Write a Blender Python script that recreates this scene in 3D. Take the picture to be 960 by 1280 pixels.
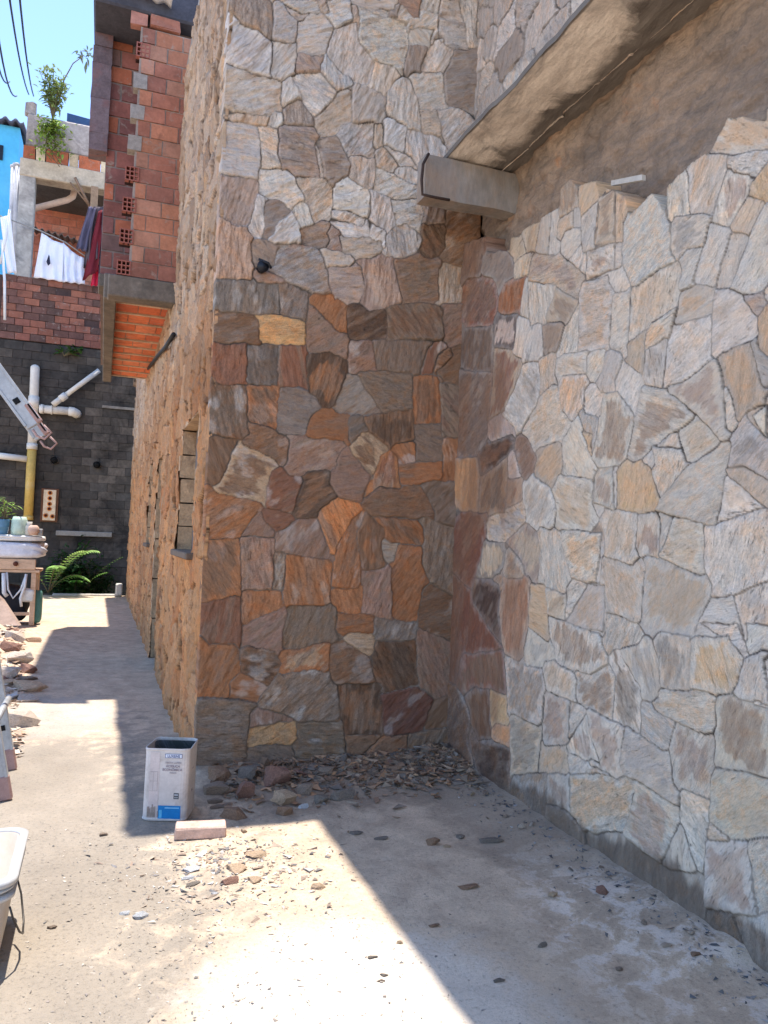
import bpy, bmesh, math, random
import numpy as np
from mathutils import Vector, Matrix

# ------------------------------------------------------------------ camera, sky, sun, exposure
for _o in list(bpy.data.objects):
    bpy.data.objects.remove(_o, do_unlink=True)
SC = bpy.context.scene
COL = SC.collection
F, IW, IH, EYE = 960.0, 960, 1280, 1.47


def cam_rot(vp=(127, 663), roll=0.037):
    d = np.array([(vp[0] - 480) / F, (640 - vp[1]) / F, -1.0]); d /= np.linalg.norm(d)
    up = np.cross(np.array([1, -roll, 0.0]), d); up /= np.linalg.norm(up)
    if up[1] < 0: up = -up
    return np.array([np.cross(d, up), d, up])


ROT = cam_rot()
cam = bpy.data.cameras.new('camera')
cam.sensor_fit = 'VERTICAL'; cam.sensor_height = 36.0; cam.lens = 36.0 * F / IH
cam.clip_start = 0.05; cam.clip_end = 2000
cam_o = bpy.data.objects.new('camera', cam); COL.objects.link(cam_o)
m4 = Matrix([list(ROT[0]) + [0], list(ROT[1]) + [0], list(ROT[2]) + [EYE], [0, 0, 0, 1]])
cam_o.matrix_world = m4
SC.camera = cam_o

SUN_DIR = Vector((0.066, 0.138, 1.0)).normalized()          # towards the sun
ELEV = math.asin(SUN_DIR.z); AZ = math.atan2(SUN_DIR.x, SUN_DIR.y)
world = bpy.data.worlds.new('World'); SC.world = world; world.use_nodes = True
nt = world.node_tree; nt.nodes.clear()
sky = nt.nodes.new('ShaderNodeTexSky'); sky.sky_type = 'NISHITA'; sky.sun_disc = False
sky.sun_elevation = ELEV; sky.sun_rotation = AZ; sky.air_density = 0.6; sky.dust_density = 0.0; sky.ozone_density = 1.0
bg = nt.nodes.new('ShaderNodeBackground'); bg.inputs['Strength'].default_value = 0.15
out = nt.nodes.new('ShaderNodeOutputWorld')
nt.links.new(sky.outputs[0], bg.inputs[0]); nt.links.new(bg.outputs[0], out.inputs[0])
sun = bpy.data.lights.new('sun', 'SUN'); sun.energy = 2.2; sun.angle = math.radians(0.55); sun.color = (1.0, 0.96, 0.90)
sun_o = bpy.data.objects.new('sun', sun); COL.objects.link(sun_o); sun_o.location = (2, 6, 20)
sun_o.rotation_euler = (-SUN_DIR).to_track_quat('-Z', 'Y').to_euler()
SC.view_settings.view_transform = 'Standard'; SC.view_settings.look = 'None'
SC.view_settings.exposure = 2.02; SC.view_settings.gamma = 1.0
try: SC.view_settings.use_curve_mapping = False
except Exception: pass
SC.cycles.max_bounces = 8; SC.cycles.diffuse_bounces = 5

# ------------------------------------------------------------------ helpers
RNG = random.Random(7)
NR = np.random.default_rng(11)


def ray(px, py):
    return ROT @ np.array([(px - 480) / F, (640 - py) / F, -1.0])
def ground(px, py, z=0.0):
    r = ray(px, py); t = (z - EYE) / r[2]; return np.array([0, 0, EYE]) + t * r
def on_y(px, py, Y):
    r = ray(px, py); return np.array([0, 0, EYE]) + Y / r[1] * r
def on_x(px, py, X):
    r = ray(px, py); return np.array([0, 0, EYE]) + X / r[0] * r
def lin(c):
    c = np.asarray(c, float) / 255.0
    return np.where(c <= 0.04045, c / 12.92, ((c + 0.055) / 1.055) ** 2.4)


def _hash(ix, iy, s):
    h = (ix.astype(np.int64) * 374761393 + iy.astype(np.int64) * 668265263 + s * 1442695041) & 0x7fffffff
    h = ((h ^ (h >> 13)) * 1274126177) & 0x7fffffff
    h = ((h ^ (h >> 16)) * 668265263) & 0x7fffffff
    return (h & 0xffff) / 65535.0
def vnoise(x, y, s=0):
    ix = np.floor(x); iy = np.floor(y); fx = x - ix; fy = y - iy
    fx = fx * fx * (3 - 2 * fx); fy = fy * fy * (3 - 2 * fy)
    a = _hash(ix, iy, s); b = _hash(ix + 1, iy, s); c = _hash(ix, iy + 1, s); d = _hash(ix + 1, iy + 1, s)
    return (a * (1 - fx) + b * fx) * (1 - fy) + (c * (1 - fx) + d * fx) * fy
def fbm(x, y, s=0, o=3):
    t = 0; a = 0.5
    for k in range(o):
        t = t + a * vnoise(x * 2 ** k, y * 2 ** k, s + 17 * k); a *= 0.5
    return t / (1 - 0.5 ** o)
def sstep(a, b, x):
    t = np.clip((x - a) / (b - a), 0, 1); return t * t * (3 - 2 * t)


def link(name, me, mat, parent=None):
    o = bpy.data.objects.new(name, me); COL.objects.link(o)
    if mat is not None: me.materials.append(mat)
    if parent is not None: o.parent = parent
    return o
def tag(o, label=None, cat=None, group=None, kind=None):
    if label: o['label'] = label
    if cat: o['category'] = cat
    if group: o['group'] = group
    if kind: o['kind'] = kind
    return o
def empty(name, loc, label, cat, group=None, rz=0.0):
    o = bpy.data.objects.new(name, None); COL.objects.link(o); o.location = loc; o.rotation_euler = (0, 0, rz)
    o.empty_display_size = 0.1
    return tag(o, label, cat, group)
def copy_tree(o, parent=None):
    c = o.copy(); COL.objects.link(c)
    if parent is not None: c.parent = parent
    for ch in [x for x in bpy.data.objects if x.parent == o]: copy_tree(ch, c)
    return c


class MB:
    def __init__(s): s.v = []; s.f = []; s.c = []; s.n = 0; s.sm = []
    def add(s, verts, faces, col=(1, 1, 1), smooth=False):
        verts = np.asarray(verts, float)
        s.v.append(verts); s.f += [tuple(int(i) + s.n for i in f) for f in faces]
        s.sm += [smooth] * len(faces)
        col = np.asarray(col, float)
        s.c.append(np.tile(col, (len(verts), 1)) if col.ndim == 1 else col); s.n += len(verts)
        return s
    def box(s, lo, hi, col=(1, 1, 1), M=None, jit=0.0, bev=0.0):
        lo = np.array(lo, float); hi = np.array(hi, float)
        if bev > 0:
            c = (lo + hi) / 2; h = (hi - lo) / 2; b = min(bev, h.min() * 0.45); v = []
            for sx in (-1, 1):
                for sy in (-1, 1):
                    for sz in (-1, 1):
                        sg = np.array([sx, sy, sz])
                        for ax in range(3):
                            q = h - b; q = q.copy(); q[ax] = h[ax]; v.append(c + sg * q)
            bm = bmesh.new()
            for p in v: bm.verts.new(p)
            bmesh.ops.convex_hull(bm, input=bm.verts); bmesh.ops.dissolve_limit(bm, angle_limit=0.01, verts=bm.verts, edges=bm.edges)
            bm.verts.index_update()
            vv = np.array([list(x.co) for x in bm.verts]); ff = [[q.index for q in f.verts] for f in bm.faces]; bm.free()
        else:
            vv = np.array([[x, y, z] for x in (lo[0], hi[0]) for y in (lo[1], hi[1]) for z in (lo[2], hi[2])])
            ff = [(0, 1, 3, 2), (4, 6, 7, 5), (0, 4, 5, 1), (2, 3, 7, 6), (0, 2, 6, 4), (1, 5, 7, 3)]
        if jit: vv = vv + NR.uniform(-jit, jit, vv.shape)
        if M is not None: vv = vv @ np.array(M.to_3x3()).T + np.array(M.translation)
        return s.add(vv, ff, col)
    def tube(s, path, r, n=10, col=(1, 1, 1), caps=True, smooth=True):
        P = [Vector(p) for p in path]; R = r if hasattr(r, '__len__') else [r] * len(P)
        vs = []; fs = []; prev = None
        for i, p in enumerate(P):
            t = (P[min(i + 1, len(P) - 1)] - P[max(i - 1, 0)]).normalized()
            if prev is None:
                a = t.orthogonal().normalized()
            else:
                a = (prev - t * prev.dot(t)).normalized()
            prev = a; b = t.cross(a)
            for k in range(n):
                an = 2 * math.pi * k / n; vs.append(p + (a * math.cos(an) + b * math.sin(an)) * R[i])
        for i in range(len(P) - 1):
            for k in range(n):
                fs.append((i * n + k, i * n + (k + 1) % n, (i + 1) * n + (k + 1) % n, (i + 1) * n + k))
        if caps: fs.append(tuple(range(n - 1, -1, -1))); fs.append(tuple(range((len(P) - 1) * n, len(P) * n)))
        return s.add([list(v) for v in vs], fs, col, smooth)
    def sheet(s, P, off, col=(1, 1, 1), smooth=True):
        """closed slab from a grid P[i,j,3], thickened by the vector off"""
        a, b = P.shape[:2]; Q = P + np.asarray(off); N = a * b
        vs = np.concatenate([P.reshape(-1, 3), Q.reshape(-1, 3)]); fs = []
        I = lambda i, j: i * b + j
        for i in range(a - 1):
            for j in range(b - 1):
                fs.append((I(i, j), I(i + 1, j), I(i + 1, j + 1), I(i, j + 1)))
                fs.append((N + I(i, j), N + I(i, j + 1), N + I(i + 1, j + 1), N + I(i + 1, j)))
        for i in range(a - 1):
            fs.append((I(i, 0), N + I(i, 0), N + I(i + 1, 0), I(i + 1, 0)))
            fs.append((I(i, b - 1), I(i + 1, b - 1), N + I(i + 1, b - 1), N + I(i, b - 1)))
        for j in range(b - 1):
            fs.append((I(0, j), I(0, j + 1), N + I(0, j + 1), N + I(0, j)))
            fs.append((I(a - 1, j), N + I(a - 1, j), N + I(a - 1, j + 1), I(a - 1, j + 1)))
        c = np.asarray(col, float)
        if c.ndim > 1: c = np.concatenate([c.reshape(-1, 3)] * 2)
        return s.add(vs, fs, c, smooth)
    def build(s, name, mat, parent=None):
        me = bpy.data.meshes.new(name)
        V = np.concatenate(s.v) if s.v else np.zeros((0, 3))
        me.from_pydata(V.tolist(), [], s.f)
        ca = me.attributes.new('col', 'FLOAT_COLOR', 'POINT')
        C = np.concatenate(s.c); ca.data.foreach_set('color', np.concatenate([C, np.ones((len(C), 1))], 1).astype(np.float32).ravel())
        me.polygons.foreach_set('use_smooth', s.sm)
        me.validate(); me.update()
        bm = bmesh.new(); bm.from_mesh(me); bmesh.ops.recalc_face_normals(bm, faces=bm.faces); bm.to_mesh(me); bm.free()
        return link(name, me, mat, parent)


def grid_mesh(name, P, mat, parent=None, col=None, gco=None, edge=None, keep=None, smooth=True):
    a, b = P.shape[:2]
    idx = np.arange(a * b).reshape(a, b)
    q = np.stack([idx[:-1, :-1], idx[1:, :-1], idx[1:, 1:], idx[:-1, 1:]], -1)
    q = q.reshape(-1, 4) if keep is None else q[keep]
    used = np.unique(q); remap = np.full(a * b, -1); remap[used] = np.arange(len(used)); q = remap[q]
    V = P.reshape(-1, 3)[used]
    me = bpy.data.meshes.new(name)
    me.vertices.add(len(V)); me.vertices.foreach_set('co', V.astype(np.float32).ravel())
    me.loops.add(q.size); me.loops.foreach_set('vertex_index', q.astype(np.int32).ravel())
    me.polygons.add(len(q)); me.polygons.foreach_set('loop_start', np.arange(0, q.size, 4, dtype=np.int32))
    me.polygons.foreach_set('loop_total', np.full(len(q), 4, np.int32))
    me.polygons.foreach_set('use_smooth', np.full(len(q), smooth))
    if col is not None:
        at = me.attributes.new('col', 'FLOAT_COLOR', 'POINT')
        c = col.reshape(-1, col.shape[-1])[used]; at.data.foreach_set('color', (c if c.shape[1] == 4 else np.concatenate([c, np.ones((len(c), 1))], 1)).astype(np.float32).ravel())
    if gco is not None:
        at = me.attributes.new('gco', 'FLOAT_VECTOR', 'POINT'); at.data.foreach_set('vector', gco.reshape(-1, 3)[used].astype(np.float32).ravel())
    if edge is not None:
        at = me.attributes.new('edge', 'FLOAT', 'POINT'); at.data.foreach_set('value', edge.ravel()[used].astype(np.float32))
    me.update(calc_edges=True)
    return link(name, me, mat, parent)


# ------------------------------------------------------------------ materials
class NT:
    def __init__(s, name, rough=0.85):
        s.m = bpy.data.materials.new(name); s.m.use_nodes = True; s.t = s.m.node_tree
        s.b = s.t.nodes['Principled BSDF']; s.b.inputs['Roughness'].default_value = rough
        s.b.inputs['Specular IOR Level'].default_value = 0.25
    def n(s, typ, **kw):
        x = s.t.nodes.new(typ)
        for k, v in kw.items():
            if k in x.inputs: x.inputs[k].default_value = v
            else: setattr(x, k, v)
        return x
    def l(s, a, b): s.t.links.new(a, b)
    def attr(s, name, out='Color'):
        a = s.n('ShaderNodeAttribute'); a.attribute_name = name; return a.outputs[out]
    def noise(s, vec, scale, detail=4, rough=0.6, dist=0.0):
        x = s.n('ShaderNodeTexNoise'); x.inputs['Scale'].default_value = scale; x.inputs['Detail'].default_value = detail
        x.inputs['Roughness'].default_value = rough; x.inputs['Distortion'].default_value = dist
        if vec is not None: s.l(vec, x.inputs['Vector'])
        return x.outputs['Fac']
    def scalev(s, vec, sc):
        x = s.n('ShaderNodeMapping'); x.inputs['Scale'].default_value = sc; s.l(vec, x.inputs['Vector']); return x.outputs[0]
    def ramp(s, fac, stops):
        x = s.n('ShaderNodeValToRGB'); e = x.color_ramp.elements
        while len(e) < len(stops): e.new(0.5)
        for i, (p, c) in enumerate(stops):
            e[i].position = p; e[i].color = (c, c, c, 1) if not hasattr(c, '__len__') else (*c, 1)
        s.l(fac, x.inputs[0]); return x.outputs[0]
    def mix(s, fac, a, b, mode='MIX'):
        x = s.n('ShaderNodeMix'); x.data_type = 'RGBA'; x.blend_type = mode
        for v, i in ((fac, 0), (a, 6), (b, 7)):
            if hasattr(v, 'is_linked') or isinstance(v, bpy.types.NodeSocket): s.l(v, x.inputs[i])
            elif i == 0: x.inputs[0].default_value = v
            else: x.inputs[i].default_value = (*v, 1)
        return x.outputs[2]
    def math(s, op, a, b=0.0):
        x = s.n('ShaderNodeMath'); x.operation = op
        for v, i in ((a, 0), (b, 1)):
            if isinstance(v, bpy.types.NodeSocket): s.l(v, x.inputs[i])
            else: x.inputs[i].default_value = v
        return x.outputs[0]
    def color(s, c):
        if isinstance(c, bpy.types.NodeSocket): s.l(c, s.b.inputs['Base Color'])
        else: s.b.inputs['Base Color'].default_value = (*c, 1)
    def bump(s, h, strength=0.5, dist=0.01):
        x = s.n('ShaderNodeBump'); x.inputs['Strength'].default_value = strength; x.inputs['Distance'].default_value = dist
        s.l(h, x.inputs['Height']); s.l(x.outputs[0], s.b.inputs['Normal'])
    def obj(s):
        return s.n('ShaderNodeTexCoord').outputs['Object']


def plain(name, c, rough=0.7, var=0.25, scale=12, bump=0.3, bdist=0.004, metal=0.0, attr=False, dirt=None, stretch=(1, 1, 1), smear=None):
    """a weathered surface: base colour (or the mesh's own colours), mottling at two sizes, optional dirt patches, bump"""
    t = NT(name, rough); oc = t.scalev(t.obj(), stretch)
    base = t.attr('col') if attr else tuple(lin(c))
    n1 = t.noise(oc, scale, 5, 0.65); n2 = t.noise(oc, scale * 6.3, 4, 0.6)
    k = t.ramp(n1, [(0.28, 1 - var), (0.72, 1 + var)])
    col = t.mix(1.0, base, k, 'MULTIPLY')
    k2 = t.ramp(n2, [(0.3, 1 - var * 0.6), (0.7, 1 + var * 0.4)])
    col = t.mix(1.0, col, k2, 'MULTIPLY')
    if dirt is not None:
        d = t.ramp(t.noise(oc, scale * 0.45, 6, 0.7, 0.6), [(dirt[1], 0.0), (dirt[1] + 0.16, 1.0)])
        col = t.mix(t.math('MULTIPLY', d, dirt[2]), col, tuple(lin(dirt[0])))
    if smear is not None:
        m_ = t.ramp(t.noise(oc, scale * 1.3, 7, .75, 1.2), [(.57, 0.), (.66, .75)]); col = t.mix(m_, col, tuple(lin(smear)))
    t.color(col); t.b.inputs['Metallic'].default_value = metal
    if bump:
        h = t.math('ADD', n1, t.math('MULTIPLY', n2, 0.5)); t.bump(h, bump, bdist)
    return t.m


def stone_material():
    t = NT('split_stone', 0.9)
    g = t.attr('gco', 'Vector'); base = t.attr('col'); amt = t.attr('col', 'Alpha')
    gs = t.scalev(g, (1.0, 4.2, 1.0))
    fine = t.noise(gs, 34, 7, 0.75, 0.6); mid = t.noise(t.scalev(g, (1.0, 2.6, 1.0)), 14, 9, 0.78, 0.35); blot = t.noise(g, 11, 6, 0.68, 0.6)
    sp = t.noise(g, 120, 4, 0.75); crk = t.noise(t.scalev(g, (1.0, 5.0, 1.0)), 17, 6, 0.8, 1.6)
    col = t.mix(1.0, base, t.ramp(mid, [(0.32, 0.72), (0.5, 1.06), (0.68, 1.34)]), 'MULTIPLY')
    col = t.mix(1.0, col, t.ramp(fine, [(0.34, 0.72), (0.45, 1.01), (0.70, 1.16)]), 'MULTIPLY')
    col = t.mix(1.0, col, t.ramp(crk, [(0.33, 0.42), (0.40, 1.0)]), 'MULTIPLY')
    col = t.mix(1.0, col, t.ramp(sp, [(0.33, 0.80), (0.62, 1.10)]), 'MULTIPLY')
    warm = t.mix(1.0, col, (1.14, 0.93, 0.74), 'MULTIPLY'); cold = t.mix(1.0, col, (0.82, 0.90, 0.98), 'MULTIPLY')
    col = t.mix(t.ramp(blot, [(0.50, 0.0), (0.62, 0.8)]), col, warm)
    col = t.mix(t.ramp(blot, [(0.34, 0.9), (0.47, 0.0)]), col, cold)
    col = t.mix(amt, base, col)
    t.color(col)
    h = t.math('ADD', t.math('MULTIPLY', fine, 0.8), t.math('ADD', t.math('MULTIPLY', mid, 1.1), t.math('ADD', t.math('MULTIPLY', sp, 0.3), t.math('MULTIPLY', t.ramp(crk, [(0.33, 0.0), (0.42, 1.0)]), 0.5))))
    t.bump(h, 0.9, 0.012)
    return t.m


M_STONE = stone_material()
M_CONC = plain('concrete', (150, 142, 132), 0.9, 0.25, 3.5, 0.5, 0.006, dirt=((95, 85, 76), 0.52, 0.7))
M_ATTR = plain('coloured', (255, 255, 255), 0.85, 0.22, 9, 0.5, 0.006, attr=True)
M_BRICK = plain('clay_brick', (255, 255, 255), 0.9, 0.25, 5, 0.5, 0.005, attr=True, dirt=((70, 52, 48), 0.56, 0.55), smear=(150, 134, 122))

STONES_FRONT = '''
F1 s 80 150,0 340,0 370,70 350,300 250,230 150,180
F1 g 75 370,40 440,20 500,110 540,170 530,320 370,300
F1 p/g 70 90,190 240,240 365,330 345,570 90,510
F1 P 85 365,310 480,340 545,330 530,560 430,600 345,560
F1 t/p 20 80,520 430,620 420,720 380,830 340,860 80,850
F1 y 5 75,865 340,890 310,945 70,910
F1 P 75 440,620 510,600 560,740 470,790 430,730
F1 m 20 555,395 730,440 720,540 550,540
F1 P 20 550,190 640,110 780,170 740,330 720,430 550,390
F1 P 10 430,0 700,0 680,100 600,110 430,20
F1 w 5 760,0 960,0 960,170 870,190 810,160
PX p 80 413,72 418,55 430,32 445,30 449,55 466,80 462,101 441,99 430,92
F1 w 40 720,500 760,450 950,580 940,640 860,690 720,540
F1 p/g 45 530,590 720,550 830,710 700,850 600,740
F1 s 70 480,790 560,760 640,900 480,930
F1 P 60 340,930 380,840 430,940 400,960
F1 t 50 720,870 880,700 960,680 960,850 860,960 740,960
F2 P 15 100,60 430,160 400,350 380,450 200,400 100,250
F2 p 5 0,0 350,0 330,60 200,70 80,20
F2 d 85 310,40 360,40 360,130 300,120
F2 r 60 360,0 520,0 500,130 460,130
F2 d 80 440,310 550,330 500,470 410,450
F2 P 20 440,200 590,200 560,310 440,300
F2 P 60 600,270 720,340 690,440 630,480 510,460
F2 g 85 640,0 760,0 830,330 680,300 620,200
F2 p 85 770,0 890,0 890,330 830,320
F2 d 10 740,350 890,330 890,680 800,730 690,680 690,480
F2 p 5 480,500 640,490 680,710 520,730
F2 P 60 345,540 430,580 480,680 500,850 420,850 280,720 280,620
F2 t 70 200,420 330,460 340,540 270,640 175,590
F2 g 55 40,600 180,600 270,660 260,810 60,810
F4 w 60 300,0 440,50 425,190 310,150
F2 t 10 520,740 620,730 650,920 530,890
F2 p 30 620,730 800,750 700,930 650,910
F4 g 40 30,30 240,20 240,235 85,225 50,130
F4 t 80 245,30 300,20 300,150 245,160
F4 w 85 460,70 650,120 640,220 530,270 430,190
F4 p 35 320,170 470,250 475,290 400,290
F4 t 50 250,200 320,180 400,290 340,320 260,290
F4 P 30 250,300 340,340 460,400 500,440 370,490 240,430
F4 p 40 360,290 470,300 480,390 400,350
F4 t 70 95,235 240,235 235,420 180,430 110,380
F4 P 10 0,410 110,400 200,480 210,570 100,580 0,550
F4 p 65 210,460 340,490 380,640 330,720 220,560
F4 P 75 350,500 520,550 550,600 500,670 390,650
F4 p 20 0,570 100,590 150,650 20,630
F4 w 10 15,640 120,670 220,690 200,740 50,740
F4 t 10 20,740 200,745 300,780 220,860 60,830
F4 g 50 330,720 450,660 500,760 420,850 320,860
F4 p 60 220,690 320,690 310,800 220,750
F4 b 80 560,510 700,550 690,650 570,640
F4 k 60 560,680 690,680 680,800 580,820
F4 b/o 10 690,560 830,620 830,880 700,860
F3 p 5 110,30 290,50 320,260 300,410 100,380
F3 t 80 300,50 440,60 430,250 440,340 330,340 325,240
F3 m/s 10 450,50 680,80 720,400 480,350 440,200
F3 s/k 70 720,180 860,150 930,330 830,460 760,400
F3 t 85 700,180 770,180 750,400
F3 P 15 310,360 500,370 620,560 500,580 310,500
F3 t 55 600,430 770,430 800,520 770,660 700,700 620,560
F3 m 80 90,420 290,450 250,740 160,760 80,680
PX o 85 277,281 307,285 311,349 277,346
F3 p 80 290,530 340,560 330,780 240,780
F3 d 60 360,600 460,580 480,680 400,780 340,780
F3 w 30 420,720 520,700 590,760 580,860 430,840
F3 P 70 590,600 650,600 680,720 610,740
F3 b 10 610,780 750,730 800,850 640,850
F3 r 70 790,800 860,790 870,900 820,900
G1 b 10 195,20 265,30 250,75 200,70
G1 u/d 30 270,40 330,20 410,60 435,165 350,160 260,90
G1 t 5 415,50 500,45 500,85 420,90
G1 m 15 430,90 530,85 545,155 450,190
G1 r/o 75 535,75 630,55 660,195 560,215
G1 m/s 10 640,70 770,90 780,190 665,200
G1 p 80 780,100 860,110 860,195 775,195
G1 u 80 95,130 270,140 275,230 95,225
G1 u 60 275,140 365,160 355,245 280,230
G1 r 10 205,110 280,130 210,140
G1 b 15 85,235 210,250 210,330 90,310
G1 G 8 205,245 260,230 355,265 350,330 215,315
G1 o 60 375,190 460,170 460,280
G1 m 40 370,215 430,270 480,330 490,370 365,340
G1 k 10 515,230 610,230 615,305 520,305
G1 s/b 50 620,215 720,205 790,220 790,305 620,310
G1 m 80 795,205 860,210 855,320 795,310
G1 r 88 90,340 170,335 165,455 90,455
G1 d 80 180,345 265,335 260,455 180,440
G1 r 88 275,335 360,335 355,465 275,460
G1 k/o 88 365,370 430,355 490,390 480,450 430,500 375,480
G1 m 40 500,340 560,330 580,410 500,415
G1 s 88 580,320 750,330 710,420 590,410
G1 r 70 750,340 785,330 760,420 730,420
G1 b 60 770,420 850,340 855,460 800,450
G1 g 40 490,430 530,440 590,540 470,545
G2 b/s 80 40,230 240,220 260,550 50,550
G2 o/b 80 270,240 460,240 440,480 280,460
G2 u 50 490,250 600,230 700,310 660,440 630,530 490,520
G2 o 5 680,450 920,430 920,580 680,560
G2 b 25 270,480 540,580 520,710 260,610
G2 m 10 545,560 880,610 850,780 700,780 560,800
G2 t/b 75 190,625 420,730 370,1000 70,930
G2 b 60 50,560 180,620 70,850
G2 r 30 430,800 610,860 550,1067 390,1000
G2 k/b 70 660,800 800,800 770,930 680,1067 570,1067
PX m 20 417,580 428,566 445,575 464,594 430,604 418,602
PX o 70 265,617 326,628 300,669 261,671
G3 s 5 100,130 420,140 430,350 250,380 120,210
G3 b/k 5 150,430 420,370 440,540 260,580
G3 o/b 80 445,170 590,150 610,350 600,440 450,450
G3 s 85 600,210 750,220 750,530 625,530
G3 s 5 445,460 610,460 620,680 455,690
G3 d 40 20,440 90,420 110,490 40,530
G3 t/b 60 120,540 250,600 170,780 70,640
G3 o/r 80 240,660 330,680 345,850 190,820
G3 o 5 340,600 445,580 440,690 350,700
G3 o 5 350,720 620,700 620,790 360,820
G3 o 85 630,560 750,560 740,800 630,810
G3 b 15 240,870 490,870 560,1010 250,1010
G3 s 85 500,860 740,820 740,1010 580,1010
G3 b 50 570,20 750,20 750,200 620,190 560,140
G4 m 50 300,130 400,20 480,110 490,145 300,140
G4 r 20 440,0 590,0 580,80 490,100 430,60
G4 m 15 495,150 600,80 720,70 840,270 680,260 500,230
G4 o/b 10 80,170 270,160 280,480 70,520
G4 m 80 300,150 490,160 480,460 310,460
G4 o 78 570,250 820,290 800,550 560,560
G4 o 70 320,475 530,480 530,570 320,670
G4 r 60 70,570 260,520 290,770 100,790
G4 m 60 310,690 540,580 560,620 520,830 310,770
G4 s 85 580,570 860,580 850,750 650,800 550,790
G4 O 85 800,10 900,20 870,230 830,240
G4 s 85 495,240 560,240 545,450 495,450
G5 o 85 10,200 100,100 110,410 0,410
G5 b/o 85 120,120 240,100 250,290 170,320
G5 g 70 250,160 340,180 310,260 260,240
G5 M 85 165,330 290,310 300,570 150,550
G5 o 80 340,180 460,210 470,420 430,590 310,560 310,280
G5 o/b 5 260,60 480,90 470,170 300,160
G5 s 45 480,60 660,200 650,450 480,280
G5 o 5 0,420 140,420 120,550 0,540
G5 o 5 10,560 190,570 190,640 20,640
G5 u 20 210,600 430,610 420,700 220,690
G5 b 25 470,420 650,480 640,690 460,620
G5 k 5 220,720 420,700 440,930 260,960 210,860
G5 m 60 450,650 640,730 650,960 460,960
G5 b 15 0,740 180,820 190,930 0,930
G5 t 30 80,680 200,690 190,750
G6 o 85 50,20 240,30 210,320 50,330
G6 b/k 50 340,50 480,80 520,130 440,260 350,160
G6 o 5 230,260 430,270 350,345 230,330
G6 o/t 8 540,80 790,30 770,170 550,190
G6 s 45 540,220 720,190 860,280 870,490 640,480 430,350
G6 s 5 50,350 340,370 330,700 230,790 45,790
G6 y 8 350,530 610,490 620,590 330,640
G6 s 5 310,660 500,640 600,690 590,790 310,780
G6 s 5 630,500 900,500 920,790 640,790
G6 m 10 350,440 520,470 600,480 350,520
Z3 R 60 570,650 690,620 695,740 580,765
Z3 k/b 88 440,620 565,620 565,765 460,770
Z3 b 25 480,860 570,770 640,770 640,880
Z3 s 60 650,770 790,740 790,880 655,870
Z3 b 60 690,740 790,640 790,740
Z3 b 10 460,770 570,765 480,850
'''
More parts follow.
